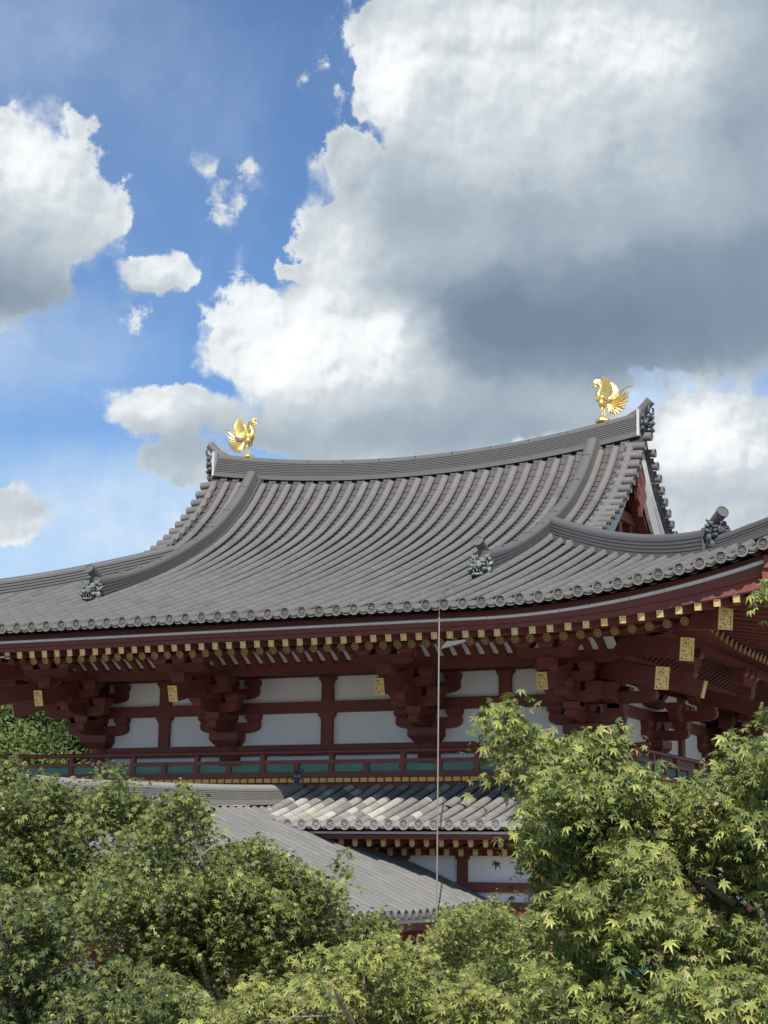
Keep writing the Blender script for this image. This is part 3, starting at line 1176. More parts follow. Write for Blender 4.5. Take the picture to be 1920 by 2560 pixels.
# corner beams with gilt ends
bigp = cached('big', lambda: sq_plate(.25, .37, .014, .016).build('end_plate', M_PLATE))
tailp = cached('tail', lambda: sq_plate(.188, .30, .014, .014).build('end_plate', M_PLATE))
for sx in (-1, 1):
    for sy in (-1, 1):
        dg = Vector((sx, sy, 0)).normalized()

        def dpt(s, z):
            return Vector((sx * (s + 1.21), sy * s, z))

        def end_frame(p, q):
            """plate frame at p of a beam running from q to p"""
            t = (p - q).normalized()
            y = -t
            x = y.cross(Vector((0, 0, 1))).normalized()
            z = x.cross(y)
            return Matrix(((x[0], y[0], z[0], p[0]), (x[1], y[1], z[1], p[1]), (x[2], y[2], z[2], p[2]), (0, 0, 0, 1)))
        for (p, q, w, h) in ((dpt(7.44, 8.54), dpt(3.9, 9.15), .25, .37), (dpt(8.5, 8.86), dpt(6.9, 8.80), .2, .26),
                             (dpt(6.57, 8.19), dpt(3.9, 8.75), .22, .34), (dpt(5.97, 7.81), dpt(3.9, 8.35), .22, .34)):
            m_ = MB()
            m_.beam(q, p, w, h)
            ob = m_.build('corner_beam', M_RED, hall)
            part('end_plate', bigp, ob, end_frame(p + (p - q).normalized() * .001, q))

# ------------------------------------------------------------------ walls, columns, brackets
ZB = [6.80, 7.0, 7.60, 7.815, 8.29]


def wall_side(side, cols, vis):
    a, _ = SIDES[side]
    yw = 3.94

    def bx(mb, u0, u1, s0, s1, z0, z1):
        mb.hexa([P3(side, u0, s0, z0), P3(side, u1, s0, z0), P3(side, u1, s1, z0), P3(side, u0, s1, z0),
                 P3(side, u0, s0, z1), P3(side, u1, s0, z1), P3(side, u1, s1, z1), P3(side, u0, s1, z1)])
    # plaster
    for i in range(len(cols) - 1):
        c0, c1 = cols[i], cols[i + 1]
        mid = (c0 + c1) / 2
        for (ua, ub) in ((c0, mid), (mid, c1)):
            for (z0, z1) in ((7.0, 7.60), (7.815, 8.40), (5.9, 6.80)):
                m = MB()
                bx(m, ua, ub, yw - .06, yw - .015, z0 - .05, z1 + .05)
                m.build('plaster_panel', M_WHITE, hall)
        # struts with spreading caps
        for (z0, z1) in ((7.0, 7.60), (7.815, 8.29)):
            m = MB()
            for w, za, zb in ((.118, z0, z1 - .13),):
                bx(m, mid - w, mid + w, yw - .05, yw + .075, za, zb)
            poly = [(-.118, z1 - .13), (.118, z1 - .13), (.135, z1 - .085), (.172, z1 - .055), (.175, z1 + .0), (-.175, z1 + .0), (-.172, z1 - .055), (-.135, z1 - .085)]
            o0 = Vector(P3(side, mid, yw + .02, 0))
            ax = Vector(P3(side, 1, 0, 0)) - Vector(P3(side, 0, 0, 0))
            an = Vector(P3(side, 0, 1, 0)) - Vector(P3(side, 0, 0, 0))
            m.prism(poly, o0, ax, (0, 0, 1), an, .14)
            m.build('wall_strut', M_RED, hall)
    L = cols[-1] + .0
    for (z0, z1, pr) in ((6.80, 7.0, .09), (7.60, 7.815, .09), (8.29, 8.42, .06), (6.12, 6.25, .06)):
        m = MB()
        bx(m, -L - .02, L + .02, yw - .08, yw + pr, z0, z1)
        m.build('tie_beam', M_RED, hall)
    # purlin under the rafters, beam of the second step, ribbed cove
    m = MB()
    bx(m, -6.1 - a, 6.1 + a, 5.75, 5.95, 8.565, 8.72)
    m.build('eave_purlin', M_RED, hall)
    m = MB()
    bx(m, -5.0 - a, 5.0 + a, 4.82, 4.98, 8.235, 8.455)
    m.build('bracket_beam', M_RED, hall)
    m = MB()
    bx(m, -4.9 - a, 4.9 + a, 3.9, 4.85, 8.44, 8.47)
    m.build('cove_ceiling', M_REDD, hall)
    cv = MB()
    prof = [(4.97, 8.43), (5.06, 8.50), (5.18, 8.58), (5.34, 8.65), (5.54, 8.70), (5.76, 8.715)]
    hl = 4.9 + a
    for i in range(5):
        k = cv.add([P3(side, -hl, prof[i][0], prof[i][1] + .03), P3(side, hl, prof[i][0], prof[i][1] + .03),
                    P3(side, hl, prof[i + 1][0], prof[i + 1][1] + .03), P3(side, -hl, prof[i + 1][0], prof[i + 1][1] + .03)])
        cv.face([k, k + 1, k + 2, k + 3])
    cv.build('cove_panel', M_WHITE, hall)
    u = -hl + .07
    rest = MB()
    while u < hl:
        one = side == 'front' and u > -4.9
        rib = MB() if one else rest
        for i in range(5):
            (s0, z0), (s1, z1) = prof[i], prof[i + 1]
            rib.beam(P3(side, u, s0 - .003, z0 - .008), P3(side, u, s1 + .003, z1 - .008), .125, .085)
        if one:
            rib.build('cove_rib', M_RED, hall)
        u += .2645
    o = rest.build('cove_ribs', M_RED, hall)
    o['kind'] = 'stuff'

    # column with its three-stepped bracket
    ax = Vector(P3(side, 1, 0, 0)) - Vector(P3(side, 0, 0, 0))
    an = Vector(P3(side, 0, 1, 0)) - Vector(P3(side, 0, 0, 0))

    def arm_poly(hl_, h):
        return [(-hl_, h), (-hl_, h * .52), (-hl_ * .95, h * .30), (-hl_ * .82, h * .10), (-hl_ * .62, 0), (hl_ * .62, 0), (hl_ * .82, h * .10), (hl_ * .95, h * .30), (hl_, h * .52), (hl_, h)]

    def par_arm(mb, u, s, z, hl_, h=.20, w=.19):
        """arm parallel to the wall with three bearing blocks on it"""
        mb.prism(arm_poly(hl_, h), Vector(P3(side, u, s, z)), ax, (0, 0, 1), an, w)
        for du in ((-hl_ * .80, 0, hl_ * .80) if own else (-hl_ * .80, hl_ * .80)):
            block(mb, u + du, s, z + h)

    def block(mb, u, s, z, b=.105, t=.15, h=.16):
        pts = []
        for (hw_, zz) in ((b, z), (t, z + h * .45)):
            for du, ds in ((-1, -1), (1, -1), (1, 1), (-1, 1)):
                pts.append(P3(side, u + du * hw_, s + ds * hw_, zz))
        mb.hexa(pts)
        pts = []
        for zz in (z + h * .45, z + h):
            for du, ds in ((-1, -1), (1, -1), (1, 1), (-1, 1)):
                pts.append(P3(side, u + du * t, s + ds * t, zz))
        mb.hexa(pts)

    def out_arm(mb, u, s0, s1, z, h=.20, w=.18):
        poly = [(s0, z), (s1 - .22, z), (s1 - .08, z + h * .15), (s1 - .02, z + h * .35), (s1, z + h * .55), (s1, z + h), (s0, z + h)]
        org = Vector(P3(side, u, 0, 0))
        mb.prism([(p[0], p[1]) for p in poly], org, an, (0, 0, 1), ax, w)

    for c in cols:
        corner = abs(abs(c) - (3.94 + a)) < .01
        if side in ('right', 'left') and corner:
            own = False
        else:
            own = True
        if own:
            m = MB()
            p = P3(side, c, yw, 0)
            m.tube([(p[0], p[1], .9), (p[0], p[1], 6.6), (p[0], p[1], 6.99)], [.235, .225, .205], 20)
            m.build('column', M_RED, hall, smooth=True)
        m = MB()
        dzc = 0.0 if own else .004
        dwc = 0.0 if own else .006
        if own:
            block(m, c, yw, 6.99, .215, .315, .262)
        par_arm(m, c, yw, 7.25 + dzc, .66, .20, .19 + dwc)
        par_arm(m, c, yw, 7.90 + dzc, .62, .20, .19 + dwc)
        out_arm(m, c, yw, 4.58 + .12, 7.258 + dzc, .19, .18 + dwc)
        block(m, c, 4.55, 7.44)
        par_arm(m, c, 4.52, 7.60, .50, .19)
        out_arm(m, c, yw, 5.15 + .12, 7.62)
        block(m, c, 5.10, 7.80)
        par_arm(m, c, 4.90, 7.93, .50, .17)
        par_arm(m, c, 5.84, 8.235, .52, .17, .18)
        block(m, c, 5.84, 8.0, .10, .14, .235)
        m.build('bracket_set', M_RED, hall)
        # tail rafter with gilt plate
        p_ = Vector(P3(side, c, 6.10, 7.82))
        q_ = Vector(P3(side, c, 4.0, 8.36))
        m = MB()
        m.beam(q_, p_, .185, .295)
        tr = m.build('tail_rafter', M_RED, hall)
        t = (p_ - q_).normalized()
        y = -t
        x = y.cross(Vector((0, 0, 1))).normalized()
        z = x.cross(y)
        pp = p_ + t * .001
        part('end_plate', tailp, tr, Matrix(((x[0], y[0], z[0], pp[0]), (x[1], y[1], z[1], pp[1]), (x[2], y[2], z[2], pp[2]), (0, 0, 0, 1))))


wall_side('front', [-5.15, -2.12, 2.12, 5.15], True)
wall_side('right', [-3.94, 0.0, 3.94], True)
wall_side('back', [-5.15, -2.12, 2.12, 5.15], False)
wall_side('left', [-3.94, 0.0, 3.94], False)

# ------------------------------------------------------------------ balcony
BP = 5.06


def balcony(side, ext):
    a, _ = SIDES[side]
    L = BP + a

    def bx(mb, u0, u1, s0, s1, z0, z1):
        mb.hexa([P3(side, u0, s0, z0), P3(side, u1, s0, z0), P3(side, u1, s1, z0), P3(side, u0, s1, z0),
                 P3(side, u0, s0, z1), P3(side, u1, s0, z1), P3(side, u1, s1, z1), P3(side, u0, s1, z1)])
    m = MB()
    pth = [P3(side, u, BP, 6.78 + .035 * max(0, abs(u) - L + .1) / .5) for u in [-L - .42 + (2 * L + .84) * i / 30 for i in range(31)]]
    m.tube(pth, .042, 10)
    m.build('top_rail', M_RED, hall, smooth=True)
    m = MB()
    bx(m, -L - .22, L + .22, BP - .04, BP + .04, 6.565, 6.632)
    m.build('middle_rail', M_RED, hall)
    m = MB()
    bx(m, -L - .2, L + .2, BP - .065, BP + .065, 6.305, 6.405)
    m.build('bottom_rail', M_RED, hall)
    m = MB()
    bx(m, -L - .06, L + .06, 3.9, BP + .09, 6.30, 6.302)
    m.build('balcony_floor', M_REDD, hall)
    k = 0
    u = -.75 - 1.43 * 6
    while u < L:
        if abs(u) < L - .05:
            m = MB()
            bx(m, u - .052, u + .052, BP - .05, BP + .05, 6.405, 6.565)
            bx(m, u - .045, u + .045, BP - .044, BP + .044, 6.632, 6.745)
            m.build('rail_post', M_RED, hall)
            for h in (.715,):
                if abs(u + h) < L - .05:
                    m = MB()
                    bx(m, u + h - .052, u + h + .052, BP - .05, BP + .05, 6.405, 6.565)
                    m.build('rail_post', M_RED, hall)
        for st_ in (0, .715):
            u0, u1 = u + st_ + .052, u + st_ + .663
            u0, u1 = max(u0, -L + .05), min(u1, L - .05)
            if u1 - u0 > .1:
                m = MB()
                for q in range(4):
                    zc = 6.424 + .038 * q
                    m.hexa([P3(side, u0, BP, zc - .021), P3(side, u1, BP, zc - .021), P3(side, u1, BP + .026, zc), P3(side, u0, BP + .026, zc),
                            P3(side, u0, BP - .026, zc), P3(side, u1, BP - .026, zc), P3(side, u1, BP, zc + .017), P3(side, u0, BP, zc + .017)])
                m.build('green_lattice', M_GREEN, hall)
        u += 1.43
    for cu in (-L, L):
        m = MB()
        bx(m, cu - .055, cu + .055, BP - .055, BP + .055, 6.405, 6.565)
        bx(m, cu - .05, cu + .05, BP - .05, BP + .05, 6.632, 6.735)
        m.build('rail_post', M_RED, hall)
    m = MB()
    bx(m, -L - .1, L + .1, BP - .16, BP + .06, 6.215, 6.30)
    m.build('balcony_edge_beam', M_RED, hall)
    m = MB()
    bx(m, -L - .05, L + .05, BP - .22, BP + .01, 6.065, 6.213)
    m.build('balcony_beam', M_RED, hall)
    m = MB()
    for c in (-2.12, 2.12, -5.15, 5.15) if a else (-3.94, 0, 3.94):
        bx(m, c - .12, c + .12, BP - .26, BP + .03, 5.95, 6.10)
        bx(m, c - .14, c + .14, 3.9, BP - .2, 5.98, 6.14)
    m.build('balcony_brackets', M_RED, hall)
    m = MB()                                         # dark recess wall behind the beam
    bx(m, -L + .3, L - .3, 4.35, 4.4, 5.6, 6.22)
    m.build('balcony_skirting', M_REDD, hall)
    nj = 0
    u = -L + .02
    res = MB()
    while u < L:
        w = random.uniform(.062, .070)
        m = MB() if (side == 'front' and u > -4.3) else None
        tgt = m if m else res
        bx(tgt, u - w, u + w, BP + .02, BP + .075, 6.222, 6.302 - random.uniform(0, .006))
        if m:
            m.build('joist_end', M_YEL, hall)
        u += .1655
    o = res.build('joist_ends', M_YEL, hall)
    o['kind'] = 'stuff'


balcony('front', 1)
balcony('right', 1)

# ------------------------------------------------------------------ lower (pent) roof and its walls
ME = 7.4
MPITCH = .2697


def mz(s):
    t = (s - 4.45) / (ME - 4.45)
    return 5.40 + (ME - s) * .243 + .22 * (1 - t) ** 2 * .9


def lichen(u, s):
    """old pale tiles on the left of the pent roof"""
    p = max(0.0, min(1.0, (3.3 - u) / 1.0)) * (1 if s < 7.16 else .0)
    b = random.uniform(.70, .86)
    if random.random() < p * .88:
        v = random.uniform(.95, 1.8)
        return np.array((v, v * random.uniform(.97, 1.0), v * random.uniform(.86, .97))) if random.random() < .8 else np.array((b, b * 1.02, b * .98))
    return b


pr_, pe = MB(), MB()
for side in SIDES:
    a, _ = SIDES[side]
    rows = [(k + .955) * MPITCH for k in range(-41, 41) if abs((k + .955) * MPITCH) < ME + a - .1]
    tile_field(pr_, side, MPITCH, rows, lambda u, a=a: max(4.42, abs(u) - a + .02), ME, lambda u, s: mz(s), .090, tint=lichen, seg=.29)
    nrm = Vector(P3(side, 0, 1, 0)) - Vector(P3(side, 0, 0, 0))
    for u in rows:
        pe.disc_end(P3(side, u, ME, mz(ME)), nrm, .092, random.uniform(.86, 1.0))
        ua, ub = u + .07, u + MPITCH - .07
        for (o1, dz0, dz1) in ((0, .0, -.036), (-.02, -.042, -.075)):
            pts = [(ua + (ub - ua) * j / 4, mz(ME) + .028 * ((j - 2) / 2) ** 2) for j in range(5)]
            k = pe.add([P3(side, q[0], ME + o1, q[1] + dz0) for q in pts] + [P3(side, q[0], ME + o1, q[1] + dz1) for q in pts] + [P3(side, q[0], ME - .2, q[1] + dz0 + .05) for q in pts])
            for j in range(4):
                pe.face([k + j, k + j + 1, k + 6 + j, k + 5 + j], .97)
                pe.face([k + j, k + j + 1, k + 11 + j, k + 10 + j], .95)
prf = pr_.build('pent_roof', M_OLD, hall, smooth=True)
pe.build('eave_end_tiles', M_OLD, prf, smooth=True)
pd = MB()
for side in SIDES:
    a, _ = SIDES[side]
    for s0, s1 in ((4.3, 5.2), (5.2, 6.2), (6.2, ME - .05)):
        k = pd.add([P3(side, -(s0 + a), s0, mz(s0) - .125), P3(side, s0 + a, s0, mz(s0) - .125), P3(side, s1 + a, s1, mz(s1) - .125), P3(side, -(s1 + a), s1, mz(s1) - .125)])
        pd.face([k, k + 1, k + 2, k + 3])
pd.build('roof_boarding', M_REDD, prf)
mfly = cached('mfly', lambda: (lambda m: (m.box(-.04, .04, 0, .75, -.05, .05), m)[1])(MB()).build('pent_rafter', M_RED))
mbase = cached('mbase', lambda: (lambda m: (m.box(-.045, .045, 0, .5, -.055, .055), m)[1])(MB()).build('pent_rafter', M_RED))


def u_plate():
    m = MB()
    poly = [(-.046, .06), (-.046, -.02), (-.038, -.045), (-.018, -.06), (.018, -.06), (.038, -.045), (.046, -.02), (.046, .06)]
    m.prism(poly, (0, -.007, 0), (1, 0, 0), (0, 0, 1), (0, 1, 0), .012)
    m.t = [0.0 if i < 2 else 1.0 for i in range(len(m.f))]
    m.prism([(x * 1.0, z) for x, z in poly[1:7]] + [(.034, -.02), (.02, -.046), (-.02, -.046), (-.034, -.02)], (0, -.015, 0), (1, 0, 0), (0, 0, 1), (0, 1, 0), .004)
    return m


mpl = cached('mpl', lambda: u_plate().build('end_plate', M_PLATES))
for side in ('front', 'right'):
    a, _ = SIDES[side]

    def bx(mb, u0, u1, s0, s1, z0, z1):
        mb.hexa([P3(side, u0, s0, z0), P3(side, u1, s0, z0), P3(side, u1, s1, z0), P3(side, u0, s1, z0),
                 P3(side, u0, s0, z1), P3(side, u1, s0, z1), P3(side, u1, s1, z1), P3(side, u0, s1, z1)])
    L = ME + a - .1
    for nm, mt, s0, s1, z0, z1 in (('eave_batten', M_STRIP, 7.15, 7.28, 5.252, 5.300), ('eave_fascia', M_RED, 7.09, 7.21, 5.165, 5.25), ('rafter_batten', M_RED, 6.15, 6.25, 5.028, 5.07)):
        m = MB()
        bx(m, -L, L, s0, s1, z0, z1)
        m.build(nm, mt, hall)
    m = MB()
    k = m.add([P3(side, -L, 7.15, 5.17), P3(side, L, 7.15, 5.17), P3(side, L, 5.85, 5.37), P3(side, -L, 5.85, 5.37)])
    m.face([k, k + 1, k + 2, k + 3])
    m.build('eave_boarding', M_REDD, hall)
    u = -L + .2
    while u < L - .1:
        if (side == 'front' and .2 < u < 7.8):
            o = part('pent_rafter', mfly, hall, slope_matrix(side, u, 7.05, 5.108, .16))
            part('end_plate', mpl, o, Matrix.Identity(4))
            o = part('pent_rafter', mbase, hall, slope_matrix(side, u + .01, 6.25, 4.968, .16))
            part('end_plate', mpl, o, Matrix.Identity(4))
        u += .262
    W = 5.9
    for (z0, z1, pr) in ((4.325, 4.49, .07), (4.925, 5.06, .07), (3.95, 4.17, .07), (2.35, 2.5, .06), (1.0, 1.2, .08)):
        m = MB()
        bx(m, -W - a, W + a, W - .08, W + pr, z0, z1)
        m.build('pent_tie_beam', M_RED, hall)
    cols = [-7.11, -5.15, -2.12, 2.12, 5.15, 7.11] if a else [-5.9, -3.94, 0, 3.94, 5.9]
    for c in cols:
        m = MB()
        bx(m, c - .13, c + .13, W - .13, W + .12, .9, 4.93)
        m.build('pent_column', M_RED, hall)
        m = MB()
        ax = Vector(P3(side, 1, 0, 0)) - Vector(P3(side, 0, 0, 0))
        an = Vector(P3(side, 0, 1, 0)) - Vector(P3(side, 0, 0, 0))
        h = .20
        poly = [(-.52, 4.925), (-.52, 4.885), (-.49, 4.85), (-.46, 4.81), (-.42, 4.77), (-.33, 4.715), (-.2, 4.70), (.2, 4.70), (.33, 4.715), (.42, 4.77), (.46, 4.81), (.49, 4.85), (.52, 4.885), (.52, 4.925)]
        m.prism(poly, Vector(P3(side, c, W + .03, 0)), ax, (0, 0, 1), an, .155)
        m.build('bracket_arm', M_RED, hall)
    for i in range(len(cols) - 1):
        mid = (cols[i] + cols[i + 1]) / 2
        for (z0, z1) in ((4.49, 4.93), (4.05, 4.33), (2.5, 3.9)):
            m = MB()
            bx(m, cols[i], cols[i + 1], W - .06, W - .03, z0 - .03, z1 + .03)
            lat = z0 < 3 and i in (1, 3, 4, 0)
            m.build('green_shutter' if lat else 'plaster_panel', M_DGREEN if lat else M_WHITE, hall)
        if cols[i + 1] - cols[i] > 2.5:
            m = MB()
            bx(m, mid - .088, mid + .088, W - .05, W + .05, 4.49, 4.86)
            bx(m, mid - .115, mid + .115, W - .05, W + .055, 4.86, 4.925)
            m.build('wall_strut', M_RED, hall)
m = MB()
m.box(-8.3, 8.3, -7.1, 7.1, -.2, .9)
m.build('stone_platform', M_STONE, hall)
m = MB()                                             # dark core so no light leaks through
m.box(-5.0, 5.0, -3.8, 3.8, .9, 9.4)
m.build('inner_core', M_REDD, hall)

# ------------------------------------------------------------------ tail corridor
corr = thing('roofed_corridor', 'low corridor with grey tiled gable roof running out from the back of the hall', 'corridor')
CW = [0, .3, 1.25, 2.16, 3.1, 4.2]
CZ = [5.70, 5.53, 5.20, 4.82, 4.47, 4.00]
CS = hermite(CW, CZ)


def clift(y):                                        # y negative; roof lifts where it meets the hall
    return .040 * max(0.0, 9.0 + y)


CY0, CY1 = -5.95, -22.5
CP = .2575
for sx in (1, -1):
    cr_ = MB()
    rows = []
    y = CY0 - .1
    while y > CY1:
        rows.append(y)
        y -= CP
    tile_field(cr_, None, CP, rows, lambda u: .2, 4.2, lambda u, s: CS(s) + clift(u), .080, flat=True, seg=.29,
               tint=lambda u, s: random.uniform(.56, .67),
               xf=lambda u, s, z, sx=sx: (sx * s, u, z))
    for y in rows:
        cr_.disc_end((sx * 4.2, y, CS(4.2) + clift(y)), (sx, 0, 0), .082, .55)
        cr_.box(min(sx * 4.1, sx * 4.19), max(sx * 4.1, sx * 4.19), y - CP + .06, y - .06, CS(4.2) + clift(y) - .06, CS(4.2) + clift(y) - .02)
    cr_.build('corridor_roof', M_OLD, corr, smooth=True)
    m = MB()
    for i in range(12):
        s0, s1 = 4.15 * i / 12, 4.15 * (i + 1) / 12
        k = m.add([(sx * s0, CY0 + .9 if s0 < 3 else CY0, CS(s0) - .125 + .08), (sx * s1, CY0, CS(s1) - .125 + .08), (sx * s1, CY1, CS(s1) - .125), (sx * s0, CY1, CS(s0) - .125)])
        m.face([k, k + 1, k + 2, k + 3])
    m.build('roof_boarding', M_REDD, corr)
    for nm, mt, x0, x1, z0, z1 in (('eave_batten', M_HAFU, 4.02, 4.13, 3.80, 3.90), ('eave_fascia', M_RED, 3.92, 4.06, 3.68, 3.80)):
        m = MB()
        m.hexa([(sx * x0, CY1, z0), (sx * x1, CY1, z0), (sx * x1, CY0, z0 + .09), (sx * x0, CY0, z0 + .09), (sx * x0, CY1, z1), (sx * x1, CY1, z1), (sx * x1, CY0, z1 + .09), (sx * x0, CY0, z1 + .09)])
        m.build(nm, mt, corr)
    y = CY0 - .25
    if sx > 0:
        while y > CY1:
            m = MB()
            m.beam((sx * 2.6, y, 4.10 + .02), (sx * 4.0, y, 3.64 + clift(y) * .6), .085, .10)
            o = m.build('corridor_rafter', M_RED, corr)
            p = MB()
            p.beam((sx * 4.0, y, 3.64 + clift(y) * .6), (sx * 4.012, y, 3.636 + clift(y) * .6), .09, .105)
            p.build('end_plate', M_YEL, o)
            y -= .33
    for y in [-7.2, -9.6, -12.0, -14.4, -16.8, -19.2, -21.6]:
        m = MB()
        m.tube([(sx * 2.2, y, 0), (sx * 2.2, y, 3.7)], .15, 12)
        m.build('corridor_column', M_RED, corr, smooth=True)
    for z0, z1 in ((3.45, 3.75), (2.7, 2.9), (.5, .7)):
        m = MB()
        m.box(min(sx * 2.12, sx * 2.28), max(sx * 2.12, sx * 2.28), CY1 + .5, CY0 - .1, z0, z1)
        m.build('corridor_beam', M_RED, corr)
    m = MB()
    m.box(min(sx * 2.16, sx * 2.20), max(sx * 2.16, sx * 2.20), CY1 + .6, CY0 - .1, 2.88, 3.5)
    m.build('plaster_panel', M_WHITE, corr)
m = MB()
m.box(-2.9, 2.9, CY1 - .5, CY0 - 1.2, -.2, .5)
m.build('stone_platform', M_STONE, corr)
m = MB()
pth = [(0, y, 5.62 + .012 + .030 * max(0, y + 12) ** 1.0 * 1.0 + (.004 * max(0, y + 9) ** 2)) for y in [CY1 + (-5.05 - CY1) * i / 40 for i in range(41)]]
m.sweep(pth, noshi(.17, .14, .20, 5, .125))
cr2 = m.build('corridor_ridge', M_OLD, corr, smooth=True)
m = MB()
zt = pth[-1][2]
m.box(-.20, .20, -5.06, -4.98, zt - .15, zt + .30)
c = Vector((0, -5.03, zt + .30))
for (dx, dy, dz, r) in ((0, 0, .02, (.20, .10, .14)), (0, -.03, .13, (.13, .11, .11)), (-.10, -.06, .10, (.06, .06, .06)), (.10, -.06, .10, (.06, .06, .06)),
                        (0, -.10, .06, (.07, .06, .05)), (-.13, -.03, .0, (.07, .06, .05)), (.13, -.03, .0, (.07, .06, .05)), (.06, -.03, .22, (.05, .05, .05)), (-.06, -.03, .22, (.05, .05, .05)), (0, .0, .25, (.06, .06, .04))):
    m.ball(c + Vector((dx, dy, dz)), r, 9, 6)
m.build('ridge_end_mask', M_ORND, cr2, smooth=True)


# ------------------------------------------------------------------ phoenixes on the ridge
def feather(mb, pts, w, th, n=(0, 1, 0)):
    """tapering curved blade through pts, lying in the plane across n"""
    pts = [Vector(p) for p in pts]
    n = Vector(n).normalized()
    N = 8
    spine = []
    for i in range(N + 1):
        t = i / N
        q = pts[0] * (1 - t) ** 2 + pts[1] * 2 * t * (1 - t) + pts[2] * t * t
        spine.append(q)
    L, Rr, C1, C2 = [], [], [], []
    for i, q in enumerate(spine):
        d = (spine[min(i + 1, N)] - spine[max(i - 1, 0)]).normalized()
        sd = d.cross(n).normalized()
        ww = w * (.35 + .65 * math.sin(math.pi * min(1, .18 + .72 * i / N))) * (1 if i < N else .12)
        L.append(q - sd * ww)
        Rr.append(q + sd * ww)
        C1.append(q + n * th)
        C2.append(q - n * th)
    k = mb.add(L + Rr + C1 + C2)
    M_ = N + 1
    for i in range(N):
        for A, B in ((0, 2), (2, 1), (1, 3), (3, 0)):
            mb.face([k + A * M_ + i, k + A * M_ + i + 1, k + B * M_ + i + 1, k + B * M_ + i])


